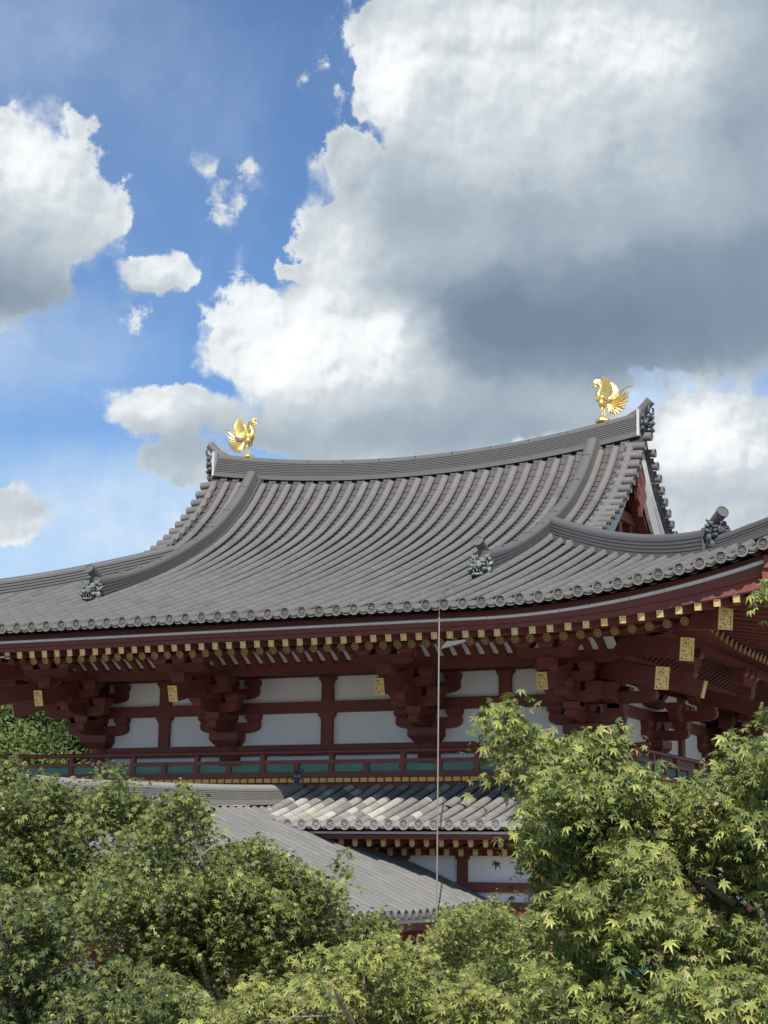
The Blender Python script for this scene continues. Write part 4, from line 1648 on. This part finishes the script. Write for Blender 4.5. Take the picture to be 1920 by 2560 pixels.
def phoenix(loc, rotz, label):
    ph = thing('phoenix_statue', label, 'statue', loc, rotz, 'gilt phoenixes on the roof ridge')
    b = MB()
    sp = [(-.135, .345, .022), (-.10, .35, .055), (-.05, .365, .088), (.01, .40, .113), (.06, .455, .118), (.095, .515, .102), (.10, .565, .078), (.075, .61, .056),
          (.045, .655, .043), (.035, .70, .037), (.05, .74, .035), (.085, .77, .042), (.125, .772, .042), (.155, .76, .028), (.175, .745, .014)]
    b.tube([(x, 0, z) for x, z, r in sp], [r * (.80 if r > .06 else .94) for x, z, r in sp], 14)
    b.tube([(.15, 0, .765), (.19, 0, .745), (.222, 0, .705)], [.024, .017, .004], 8)      # hooked beak
    b.tube([(.15, 0, .742), (.185, 0, .722), (.20, 0, .705)], [.016, .012, .004], 8)
    for sy in (-1, 1):
        b.ball((.13, sy * .036, .782), .012, 8, 6)
        b.ball((.14, sy * .022, .715), (.018, .012, .03), 8, 6)                          # wattles
        b.tube([(.02, sy * .055, .40), (.02, sy * .062, .33), (.005, sy * .06, .255)], [.075, .06, .032], 10)   # thighs
    body = b.build('body', M_GOLD, ph, smooth='all')
    c = MB()
    for (x0, z0, x1, z1, x2, z2, w) in ((.15, .79, .19, .83, .20, .855, .026), (.13, .80, .165, .84, .175, .875, .028), (.10, .80, .12, .85, .13, .885, .028), (.08, .79, .07, .84, .085, .87, .026),
                                        (.07, .785, .02, .80, -.02, .785, .028), (.07, .77, .01, .765, -.03, .735, .026), (.06, .755, .01, .73, -.01, .69, .02)):
        feather(c, [(x0, 0, z0), (x1, 0, z1), (x2, 0, z2)], w, .012)
    c.build('crest', M_GOLD, ph, smooth=True)
    for sy in (-1, 1):
        w = MB()
        for i in range(11):
            t = i / 10
            an = R(106 + 52 * t)
            ln = .40 - .19 * t + .03 * math.sin(3.1 * t)
            rx, rz_ = .0 - .09 * t, .49 - .06 * t
            tipx, tipz = rx + ln * math.cos(an) * 1.0, rz_ + ln * math.sin(an)
            yo, yt = sy * (.085 + .01 * t), sy * (.16 + .09 * (1 - t))
            feather(w, [(rx, yo, rz_), (rx + ln * .45 * math.cos(an + .25), (yo + yt) / 2 + sy * .03, rz_ + ln * .55 * math.sin(an + .25)), (tipx, yt, tipz)], .032, .007, (.15, sy, .25))
        for i in range(7):
            t = i / 6
            an = R(104 + 62 * t)
            ln = .24 - .08 * t
            rx, rz_ = .015 - .08 * t, .47 - .04 * t
            feather(w, [(rx, sy * .10, rz_), (rx + ln * .5 * math.cos(an), sy * .135, rz_ + ln * .5 * math.sin(an)), (rx + ln * math.cos(an), sy * .15, rz_ + ln * math.sin(an))], .036, .010, (.15, sy, .25))
        w.ball((.0, sy * .095, .46), (.07, .028, .06), 10, 7)
        w.build('wing', M_GOLD, ph, smooth=True)
        l = MB()
        x = -.01 + .01 * sy
        l.tube([(.005, sy * .055, .27), (x, sy * .052, .20), (x - .005, sy * .05, .10), (x, sy * .05, .03)], [.028, .019, .017, .02], 8)
        for d in ((.075, 0), (.055, .045), (.055, -.045), (-.05, 0)):
            l.tube([(x, sy * .05, .03), (x + d[0] * .6, sy * .05 + d[1] * .6, .028), (x + d[0], sy * .05 + d[1], .008)], [.016, .012, .004], 6)
        l.build('leg', M_GOLD, ph, smooth='all')
    t_ = MB()
    for row, yo in ((0, 0.0), (1, -.035), (1, .035)):
        n = 11 if row == 0 else 9
        for i in range(n):
            t = i / (n - 1)
            an = R(147 + 112 * t)
            ln = (.53 - .26 * t) * (1.0 if row == 0 else .9)
            mid = .55 * ln
            r0_ = Vector((-.105, yo * .5, .355))
            bend = R(24 - 30 * t)
            p1 = r0_ + Vector((mid * math.cos(an + bend), yo * .8, mid * math.sin(an + bend)))
            p2 = r0_ + Vector((ln * math.cos(an), yo * 2.0, ln * math.sin(an)))
            if i == 0 and row == 0:
                p2 = Vector((-.655, 0, .672))
                p1 = Vector((-.36, 0, .62))
            feather(t_, [r0_, p1, p2], .014 if (i == 0 and row == 0) else .022 if row == 0 else .019, .008)
    t_.build('tail', M_GOLD, ph, smooth=True)
    p = MB()
    N = 20
    k = []
    for (r, z) in ((.05, -.075), (.14, -.06), (.165, -.03), (.15, -.002), (.07, .012)):
        k.append(p.add([(r * (1 + .10 * math.cos(5 * 2 * math.pi * j / N)) * math.cos(2 * math.pi * j / N), r * .9 * (1 + .10 * math.cos(5 * 2 * math.pi * j / N)) * math.sin(2 * math.pi * j / N),
                         z + .012 * math.sin(5 * 2 * math.pi * j / N)) for j in range(N)]))
    for i in range(4):
        for j in range(N):
            q = (j + 1) % N
            p.face([k[i] + j, k[i] + q, k[i + 1] + q, k[i + 1] + j])
    p.face([k[0] + j for j in range(N)][::-1])
    p.face([k[4] + j for j in range(N)])
    p.build('pedestal', M_GOLD, ph, smooth='all')
    return ph


phoenix((-4.225, 0, 13.845), 0, 'gilt bronze phoenix facing right on the far left end of the tiled ridge')
phoenix((4.205, 0, 13.875), math.pi, 'gilt bronze phoenix facing left on the nearer right end of the tiled ridge')

# ------------------------------------------------------------------ lightning conductor
lc = thing('lightning_conductor', 'thin pale vertical conductor pipe hanging from the upper eave in front of the hall', 'conductor', (4.53, -8.99, 0))
m = MB()
m.tube([(-.02, .7, 9.17), (-.01, .35, 9.02), (.0, .10, 8.91), (.0, 0, 8.83), (0, 0, 8.4), (0, 0, 8.35)], .006, 8)
m.tube([(-.10, .42, 8.94), (-.09, .40, 9.01), (0, .36, 9.05), (.09, .40, 9.01), (.10, .42, 8.94)], .005, 6)
m.build('cable', M_STEEL, lc, smooth=True)
m = MB()
m.tube([(0, 0, 8.52), (0, 0, 8.50), (.0, 0, 6), (0, 0, 4), (0, 0, .0)], [.008, .0115, .012, .012, .012], 10)
m.ball((0, 0, 8.505), .022, 10, 7)
m.build('guide_pipe', M_PIPE, lc, smooth=True)
m = MB()
m.prism([(0, -.06), (.42, .035), (.44, .075), (.20, .055), (.12, .065)], (.0, .06, 8.10), (1, 0, 0), (0, 0, 1), (0, 1, 0), .05)
m.build('bracket', M_STEEL, lc)
l2 = thing('eave_bracket', 'small grey metal bracket under the upper eave at the left edge', 'bracket', (-4.6, -8.44, 8.21))
m = MB()
m.prism([(-.5, -.04), (.50, .03), (.50, .055), (-.5, .0)], (.0, -.03, .06), (1, 0, 0), (0, 0, 1), (0, 1, 0), .05)
m.box(-.25, -.17, -.05, .08, -.02, .12)
m.build('bracket_arm', M_STEEL, l2)


# ------------------------------------------------------------------ trees
def mesh_arrays(name, verts, tris, cols, mat, parent):
    """fast triangle mesh from arrays; cols per triangle"""
    me = bpy.data.meshes.new(name)
    nv, nf = len(verts), len(tris)
    me.vertices.add(nv)
    me.vertices.foreach_set('co', verts.astype(np.float32).ravel())
    me.loops.add(nf * 3)
    me.loops.foreach_set('vertex_index', tris.astype(np.int32).ravel())
    me.polygons.add(nf)
    me.polygons.foreach_set('loop_start', np.arange(0, nf * 3, 3, dtype=np.int32))
    me.update(calc_edges=True)
    a = me.attributes.new('tint', 'FLOAT_COLOR', 'FACE')
    c4 = np.ones((nf, 4), np.float32)
    c4[:, :3] = cols
    a.data.foreach_set('color', c4.ravel())
    me.materials.append(mat)
    o = bpy.data.objects.new(name, me)
    COL.objects.link(o)
    o.parent = parent
    return o


def maple_template():
    """seven-lobed leaf: fan of lobes round the stalk point, in the xy plane, tip +y, unit length 1"""
    lob = [(-140, .36), (-92, .66), (-45, .90), (0, 1.0), (45, .90), (92, .66), (140, .36)]
    v = [(0, 0, 0)]
    notch = []
    for i, (an, ln) in enumerate(lob):
        a_ = R(an)
        tip = (ln * math.sin(a_), ln * math.cos(a_), -.28 * ln * ln)
        w = .112 * ln + .018
        ml = .42 * ln
        px, py = math.cos(a_), -math.sin(a_)
        l = (ml * math.sin(a_) - px * w, ml * math.cos(a_) - py * w, -.03)
        r = (ml * math.sin(a_) + px * w, ml * math.cos(a_) + py * w, -.03)
        v += [l, tip, r]
    v = np.array(v)
    tris = []
    for i in range(7):
        b = 1 + 3 * i
        tris += [(0, b, b + 2), (b, b + 1, b + 2)]
    for i in range(6):
        tris.append((0, 3 + 3 * i, 4 + 3 * i))
    return v, np.array(tris)


LEAF_V, LEAF_T = maple_template()


def unit(a):
    return a / np.maximum(1e-9, np.linalg.norm(a, axis=-1, keepdims=True))


SUNV = np.array(to_sun)


def leaf_cloud(name, parent, pos, size, col, mat=None, tv=LEAF_V, tt=LEAF_T, face=.42, droop=.85):
    n = len(pos)
    nrm = unit(SUNV * face + np.array([0, 0, .72]) + rng.normal(0, .52, (n, 3)))
    tip = np.array([0, 0, -droop]) + rng.normal(0, .62, (n, 3))
    tip = unit(tip - nrm * np.sum(tip * nrm, 1, keepdims=True))
    xa = np.cross(tip, nrm)
    curl = rng.uniform(.5, 2.4, (n, 1, 1))
    T = np.repeat(tv[None], n, 0).copy()
    T[:, :, 2:3] *= curl
    V = pos[:, None, :] + size[:, None, None] * (T[:, :, 0:1] * xa[:, None] + T[:, :, 1:2] * tip[:, None] + T[:, :, 2:3] * nrm[:, None])
    k = len(tv)
    F = (tt[None] + (np.arange(n) * k)[:, None, None]).reshape(-1, 3)
    C = np.repeat(col[:, None], len(tt), 1)
    if tt is LEAF_T:                                # yellowing lobe tips, with glossy highlights painted in as well
        C[:, 1:14:2] = C[:, 1:14:2] * np.array([1.55, 1.38, 1.5])
    C = C.reshape(-1, 3)
    return mesh_arrays(name, V.reshape(-1, 3), F, C, mat or M_LEAF, parent)


def in_poly(x, y, poly):
    c = np.zeros(len(x), bool)
    j = len(poly) - 1
    for i in range(len(poly)):
        xi, yi = poly[i]
        xj, yj = poly[j]
        if yi != yj:
            c ^= ((yi > y) != (yj > y)) & (x < (xj - xi) * (y - yi) / (yj - yi) + xi)
        j = i
    return c


CL_K = rng.normal(0, 1, (14, 2)) * np.array([.028, .045])
CL_P = rng.uniform(0, 6.28, 14)


def clump(q):
    """smooth clumpiness field over the crowns, about -1..1"""
    return np.sin(q @ CL_K.T + CL_P).sum(1) / 3.2


def sample_poly(poly, n):
    p = np.array(poly, float)
    lo, hi = p.min(0), p.max(0)
    out = []
    while len(out) < n:
        q = rng.uniform(lo, hi, (n * 3, 2))
        c_ = clump(q)
        k_ = in_poly(q[:, 0], q[:, 1], poly) & (c_ > rng.uniform(-1.2, .5, len(q)))
        out += [tuple(a) for a in q[k_]]
    return np.array(out[:n])


def pxworld(px, dep):
    d = fw[None] + rt[None] * ((px[:, 0:1] - 960) / FPX) - up[None] * ((px[:, 1:2] - 1280) / FPX)
    return CAM[None] + d * dep[:, None]


def leaf_colors(n, yellow, dark, tan=.03):
    """real leaf colours: dark green to yellow green, a few tan samaras"""
    k = np.clip(rng.beta(.9, 2.0, n) + yellow - .35, 0, 1)[:, None]
    c = (1 - k) * np.array([.022, .052, .014]) + k * np.array([.31, .34, .085])
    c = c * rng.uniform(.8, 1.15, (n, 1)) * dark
    w = rng.random(n) < tan
    c[w] = np.array([.36, .29, .15]) * rng.uniform(.7, 1.15, (w.sum(), 1))
    return c


def limb(mb, a, b, r0_, r1_, wob=.06, n=6):
    a, b = Vector(a), Vector(b)
    L = (b - a).length
    pts = []
    for i in range(n + 1):
        t = i / n
        p = a.lerp(b, t)
        if 0 < i < n:
            p += Vector(rng.normal(0, wob * L * .35, 3))
        p.z += math.sin(t * math.pi) * .05 * L
        pts.append(p)
    mb.tube(pts, [r0_ + (r1_ - r0_) * i / n for i in range(n + 1)], 7)
    return pts


def maple(label, regions, trunk_px, depth, leaf, name='maple_tree', bark=None, yellow=.35, dark=1.0, tan=.03, thick=1.4, limbs=16, tier=120, sprays=None, extra=None, group='maple trees in front of the hall', cat='tree'):
    """regions: (polygon in photo pixels, number of leaf sprays, leaves per spray, spray radius m, depth offset)"""
    base = at(trunk_px[0], trunk_px[1], depth)
    gz = ground_z(base[0], base[1])
    t = thing(name, label, cat, (base[0], base[1], gz), 0, group)
    org = np.array([base[0], base[1], gz])
    pos, centres = [], []
    for poly, ns, nl, rad, off in regions:
        px = sample_poly(poly, ns)
        ph = (px[:, 1] / tier + .55 * np.sin(px[:, 0] / (1.7 * tier) + ns) + .25 * np.sin(px[:, 0] / (.6 * tier))) % 1.0
        up_ = px - np.stack([np.zeros(ns), np.where(ph > .68, (ph - .45) * tier, 0)], 1)      # leaves gather in flat layers
        ok = in_poly(up_[:, 0], up_[:, 1], poly) & (rng.random(ns) < .8)
        px = np.where(ok[:, None], up_, px)
        ph = np.where(ph > .68, .3, ph)
        dep = depth + off + thick * rng.random(ns) ** 3 - .35 * clump(px) + (ph - .35) * 1.9
        stray = rng.random(ns) < .12                # a few shoots stand clear of the crown
        px[stray] += rng.normal(0, 1, (stray.sum(), 2)) * np.array([18, 16]) + np.array([0, -14])
        c = pxworld(px, dep)
        centres.append(c)
        tilt = rng.normal(0, .25, (ns, 2))
        for i in range(ns):
            nl_ = int(nl * 1.4)
            q = rng.normal(0, 1, (nl_, 3)) * np.array([rad * 1.12, rad * 1.12, rad * .26])
            q[:, 2] += q[:, 0] * tilt[i, 0] + q[:, 1] * tilt[i, 1] - .35 * (q[:, 0] ** 2 + q[:, 1] ** 2) / rad
            pos.append(c[i] + q)
    pos = np.concatenate(pos)
    centres = np.concatenate(centres)
    n = len(pos)
    size = leaf * rng.uniform(.45, 1.15, n)
    col = leaf_colors(n, yellow, dark, tan)
    size[(col[:, 2] > .095)] *= .5
    leaf_cloud('crown', t, pos - org, size, col)
    w = MB()
    fork = Vector((0, 0, max(.6, base[2] - gz)))
    w.tube([(0, 0, -.1), (.03, .02, fork.z * .5), fork], [.17, .13, .10], 10)
    w.build('trunk', bark or M_BARK, t, smooth='all')
    br = MB()
    idx = rng.choice(len(centres), min(limbs, len(centres)), replace=False)
    for i in idx:
        e = Vector(centres[i] - org)
        pts = limb(br, fork.lerp(Vector((0, 0, fork.z * .8)), rng.random()), e, .024, .005, .08, 7)
        d2 = np.sum((centres - centres[i]) ** 2, 1)
        for j in np.argsort(d2)[1:5]:
            limb(br, pts[5], Vector(centres[j] - org), .005, .0015, .09, 4)
    if extra:
        for pl in extra:
            P_ = [Vector(at(x, y, depth + dd) - org) for x, y, dd, r_ in pl]
            br.tube(P_, [r_ for *_, r_ in pl], 8)
    br.build('branches', bark or M_BARK, t, smooth='all')
    return t


# left group
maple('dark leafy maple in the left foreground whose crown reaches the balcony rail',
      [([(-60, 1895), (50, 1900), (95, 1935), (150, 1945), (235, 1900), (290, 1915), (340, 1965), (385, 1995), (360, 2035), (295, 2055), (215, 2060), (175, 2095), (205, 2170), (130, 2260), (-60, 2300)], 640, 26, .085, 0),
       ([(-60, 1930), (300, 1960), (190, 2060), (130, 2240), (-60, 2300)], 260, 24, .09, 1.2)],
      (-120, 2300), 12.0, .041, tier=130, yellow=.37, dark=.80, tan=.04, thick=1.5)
maple('broad maple at the lower left, its spire of leaves in front of the corridor ridge',
      [([(425, 1985), (455, 1968), (505, 2030), (482, 2075), (495, 2112), (455, 2150), (500, 2185), (560, 2120), (640, 2085), (690, 2128), (795, 2180), (850, 2225), (865, 2285), (955, 2305), (955, 2400), (720, 2470), (500, 2400), (330, 2330), (220, 2240), (260, 2160), (335, 2090), (385, 2065)], 760, 26, .075, 0),
       ([(430, 2040), (640, 2120), (850, 2260), (940, 2400), (720, 2470), (500, 2400), (330, 2330), (250, 2230)], 240, 24, .08, 1.1),
       ([(330, 2330), (720, 2400), (700, 2600), (230, 2600), (250, 2420)], 260, 26, .08, .5),
       ([(-40, 2140), (250, 2120), (330, 2300), (200, 2330), (120, 2440), (-40, 2450)], 220, 26, .09, 2.0),
       ([(220, 2420), (520, 2420), (520, 2600), (220, 2600)], 90, 26, .08, 1.2),
       ([(860, 2280), (960, 2298), (1010, 2325), (1045, 2375), (1010, 2430), (880, 2420)], 90, 26, .07, -.3),
       ([(835, 2150), (870, 2120), (872, 2170), (840, 2185)], 6, 10, .035, .3)],
      (640, 2700), 10.4, .039, tier=125, yellow=.43, dark=.86, tan=.08, thick=1.3,
      extra=[[(505, 2330, .05, .014), (560, 2290, .0, .010), (640, 2240, .0, .006), (700, 2205, .0, .003)], [(545, 2390, .15, .02), (600, 2370, .1, .015), (690, 2310, .05, .007)],
             [(520, 2180, -.2, .010), (500, 2140, -.2, .006), (540, 2110, -.2, .003)]])
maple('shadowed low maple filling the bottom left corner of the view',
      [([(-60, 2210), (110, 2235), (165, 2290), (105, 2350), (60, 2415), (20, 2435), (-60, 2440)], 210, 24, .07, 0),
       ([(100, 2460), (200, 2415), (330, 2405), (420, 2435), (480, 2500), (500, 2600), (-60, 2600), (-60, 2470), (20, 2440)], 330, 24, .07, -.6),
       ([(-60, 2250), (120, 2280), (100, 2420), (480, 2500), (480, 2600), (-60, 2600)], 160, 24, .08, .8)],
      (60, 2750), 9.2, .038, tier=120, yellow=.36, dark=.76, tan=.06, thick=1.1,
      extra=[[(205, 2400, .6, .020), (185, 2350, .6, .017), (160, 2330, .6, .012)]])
maple('bright yellow-green maple at the bottom centre below the conductor pipe',
      [([(600, 2455), (760, 2395), (900, 2340), (960, 2330), (1050, 2385), (1150, 2395), (1250, 2405), (1360, 2420), (1480, 2480), (1500, 2620), (480, 2620), (520, 2520)], 620, 22, .065, 0),
       ([(620, 2490), (960, 2390), (1360, 2450), (1480, 2620), (480, 2620)], 160, 22, .07, .9)],
      (1000, 2800), 7.6, .037, tier=140, yellow=.58, dark=1.0, tan=.06, thick=1.1)
maple('small fine-leaved bush with tan seed heads below the corridor eave end',
      [([(1080, 2350), (1120, 2290), (1180, 2258), (1250, 2270), (1310, 2305), (1335, 2400), (1200, 2430), (1070, 2410)], 420, 28, .10, 0),
       ([(1190, 2260), (1240, 2220), (1262, 2270)], 8, 8, .05, 0)],
      (1210, 2560), 17.0, .038, tier=70, name='maple_bush', yellow=.50, dark=1.0, tan=.20, thick=1.5, limbs=8, cat='bush')
# right tree
maple('large green maple on the right whose pale branches overlap the hall',
      [([(1222, 1762), (1272, 1745), (1298, 1800), (1350, 1838), (1430, 1852), (1480, 1825), (1525, 1825), (1522, 1872), (1580, 1900), (1640, 1930), (1680, 1985), (1740, 1940), (1800, 1945), (1850, 1862), (1980, 1845), (1980, 2120), (1830, 2120), (1700, 2075), (1620, 2140), (1420, 2120), (1325, 2090), (1385, 2030), (1405, 1980), (1318, 1925), (1262, 1850)], 620, 17, .052, 0),
       ([(1290, 1840), (1500, 1880), (1660, 2000), (1960, 1900), (1960, 2100), (1700, 2060), (1600, 2120), (1420, 2100), (1380, 1990)], 240, 16, .055, .9),
       ([(1360, 2110), (1640, 2110), (1600, 2170), (1480, 2200), (1410, 2190), (1350, 2150)], 150, 17, .05, .5),
       ([(1370, 2250), (1450, 2205), (1560, 2165), (1680, 2195), (1720, 2260), (1800, 2290), (1905, 2270), (1905, 2330), (1700, 2350), (1630, 2335), (1520, 2335), (1480, 2380), (1380, 2340)], 260, 17, .05, -.2),
       ([(1400, 2260), (1560, 2200), (1690, 2230), (1800, 2310), (1640, 2330), (1500, 2340)], 90, 16, .05, .8),
       ([(1640, 2100), (1800, 2130), (1700, 2140)], 14, 12, .045, .2),
       ([(1640, 2080), (1690, 2070), (1700, 2120), (1640, 2190)], 14, 12, .04, .3),
       ([(1860, 2130), (1980, 2110), (1980, 2290), (1890, 2260), (1860, 2200)], 70, 16, .05, .1),
       ([(1340, 2400), (1500, 2360), (1530, 2430), (1640, 2425), (1760, 2375), (1900, 2395), (1980, 2385), (1980, 2620), (1330, 2620)], 430, 17, .055, -.5),
       ([(1340, 2450), (1760, 2420), (1980, 2440), (1980, 2620), (1330, 2620)], 130, 17, .055, .4),
       ([(1905, 1415), (1960, 1405), (1960, 1490), (1915, 1480)], 7, 9, .03, -.2),
       ([(1905, 1780), (1960, 1760), (1960, 1800)], 7, 9, .03, 0)],
      (2120, 2500), 6.6, .040, tier=200, yellow=.48, dark=1.05, tan=.04, thick=.9, limbs=22,
      extra=[[(1930, 2300, .0, .020), (1843, 2190, .0, .015), (1800, 2155, .0, .012), (1700, 2079, .0, .008), (1680, 2050, .0, .004)],
             [(1830, 2255, -.05, .018), (1798, 2232, -.1, .015), (1766, 2208, -.1, .013), (1746, 2187, -.1, .010)], [(1785, 2222, -.1, .012), (1776, 2200, -.1, .011), (1774, 2180, -.1, .010)],
             [(1960, 2352, -.4, .011), (1920, 2341, -.4, .009), (1864, 2329, -.4, .008), (1795, 2317, -.4, .007), (1740, 2306, -.35, .005), (1684, 2280, -.3, .003)],
             [(1925, 2345, -.4, .013), (1917, 2330, -.4, .011), (1904, 2290, -.4, .009), (1886, 2256, -.4, .007)], [(1780, 2185, .0, .004), (1740, 2178, .0, .003), (1690, 2170, 0, .002)],
             [(1480, 1960, .25, .006), (1420, 1930, .2, .005), (1310, 1830, .1, .004), (1255, 1770, 0, .002)]])


# background trees: needle or leaf clumps, each tree its own crown and trunk
def tuft():
    v, t = [], []
    for i in range(3):
        a_ = i * math.pi / 3
        c_, s_ = math.cos(a_), math.sin(a_)
        k = len(v)
        v += [(-.20 * c_, 0, -.20 * s_), (.20 * c_, 0, .20 * s_), (.07 * c_, 1, .07 * s_), (-.07 * c_, 1, -.07 * s_)]
        t += [(k, k + 1, k + 2), (k, k + 2, k + 3)]
    return np.array(v), np.array(t)


TUFT_V, TUFT_T = tuft()


def far_tree(name, label, px, depth, w, h, n_cl, size, c0, c1, group):
    """px = photo pixel of the crown centre"""
    c = at(px[0], px[1], depth)
    gz = 0.0
    t = thing(name, label, 'tree', (c[0], c[1], gz), 0, group)
    cz = c[2]
    cl = unit(rng.normal(0, 1, (n_cl, 3))) * rng.uniform(.45, 1, (n_cl, 1)) ** .6 * np.array([w, w, h])
    cl[:, 2] += cz
    pos, col = [], []
    for q in cl:
        k = 260
        r = rng.uniform(.5, 1.0) * .22 * w
        p = q + rng.normal(0, 1, (k, 3)) * np.array([r, r, r * .6])
        pos.append(p)
        f = np.clip(rng.normal(rng.uniform(.1, .9), .2, (k, 1)), 0, 1)
        col.append((1 - f) * np.array(c0) + f * np.array(c1))
    pos, col = np.concatenate(pos), np.concatenate(col)
    leaf_cloud('crown', t, pos, size * rng.uniform(.6, 1.2, len(pos)), col, M_NEEDLE, TUFT_V, TUFT_T, face=.35, droop=-.7)
    m = MB()
    m.tube([(0, 0, -.1), (.1, .05, cz * .5), (.0, .1, cz + h * .6)], [.32, .24, .07], 9)
    for i in range(7):
        q = cl[rng.integers(n_cl)]
        limb(m, (0, .05, cz * .6 + .3 * i), q, .08, .02, .1, 5)
    m.build('trunk', M_DBARK, t, smooth='all')


PG = 'pines and trees behind the hall'
far_tree('pine_tree', 'dense green pine behind the left corner column of the hall', (150, 1850), 56, 2.6, 2.6, 70, 0.150, (0.060, 0.102, 0.037), (0.255, 0.323, 0.102), PG)
far_tree('pine_tree', 'tallest dark pine showing under the far left eave', (20, 1790), 60, 3.0, 3.4, 80, 0.160, (0.051, 0.088, 0.034), (0.238, 0.306, 0.102), PG)
far_tree('pine_tree', 'pale green pine at the left edge just above the maple crown', (-60, 1880), 52, 2.6, 2.2, 60, 0.140, (0.068, 0.119, 0.041), (0.306, 0.357, 0.119), PG)
far_tree('pine_tree', 'bluish pine farther back between the eave bracket and the rail', (240, 1800), 70, 3.0, 3.6, 70, 0.180, (0.051, 0.093, 0.044), (0.204, 0.281, 0.119), PG)
far_tree('broadleaf_tree', 'pale hazy tree behind the right corner of the balcony', (1830, 1960), 75, 2.7, 2.3, 90, 0.170, (0.204, 0.255, 0.111), (0.391, 0.425, 0.187), PG)
far_tree('broadleaf_tree', 'bluish green tree at the right edge behind the hall', (1945, 1850), 80, 2.6, 3.4, 80, 0.180, (0.119, 0.187, 0.102), (0.272, 0.357, 0.170), PG)
far_tree('broadleaf_tree', 'grey green tree low behind the right end of the rail', (1800, 2060), 62, 2.8, 2.2, 70, 0.150, (0.136, 0.187, 0.085), (0.306, 0.340, 0.153), PG)
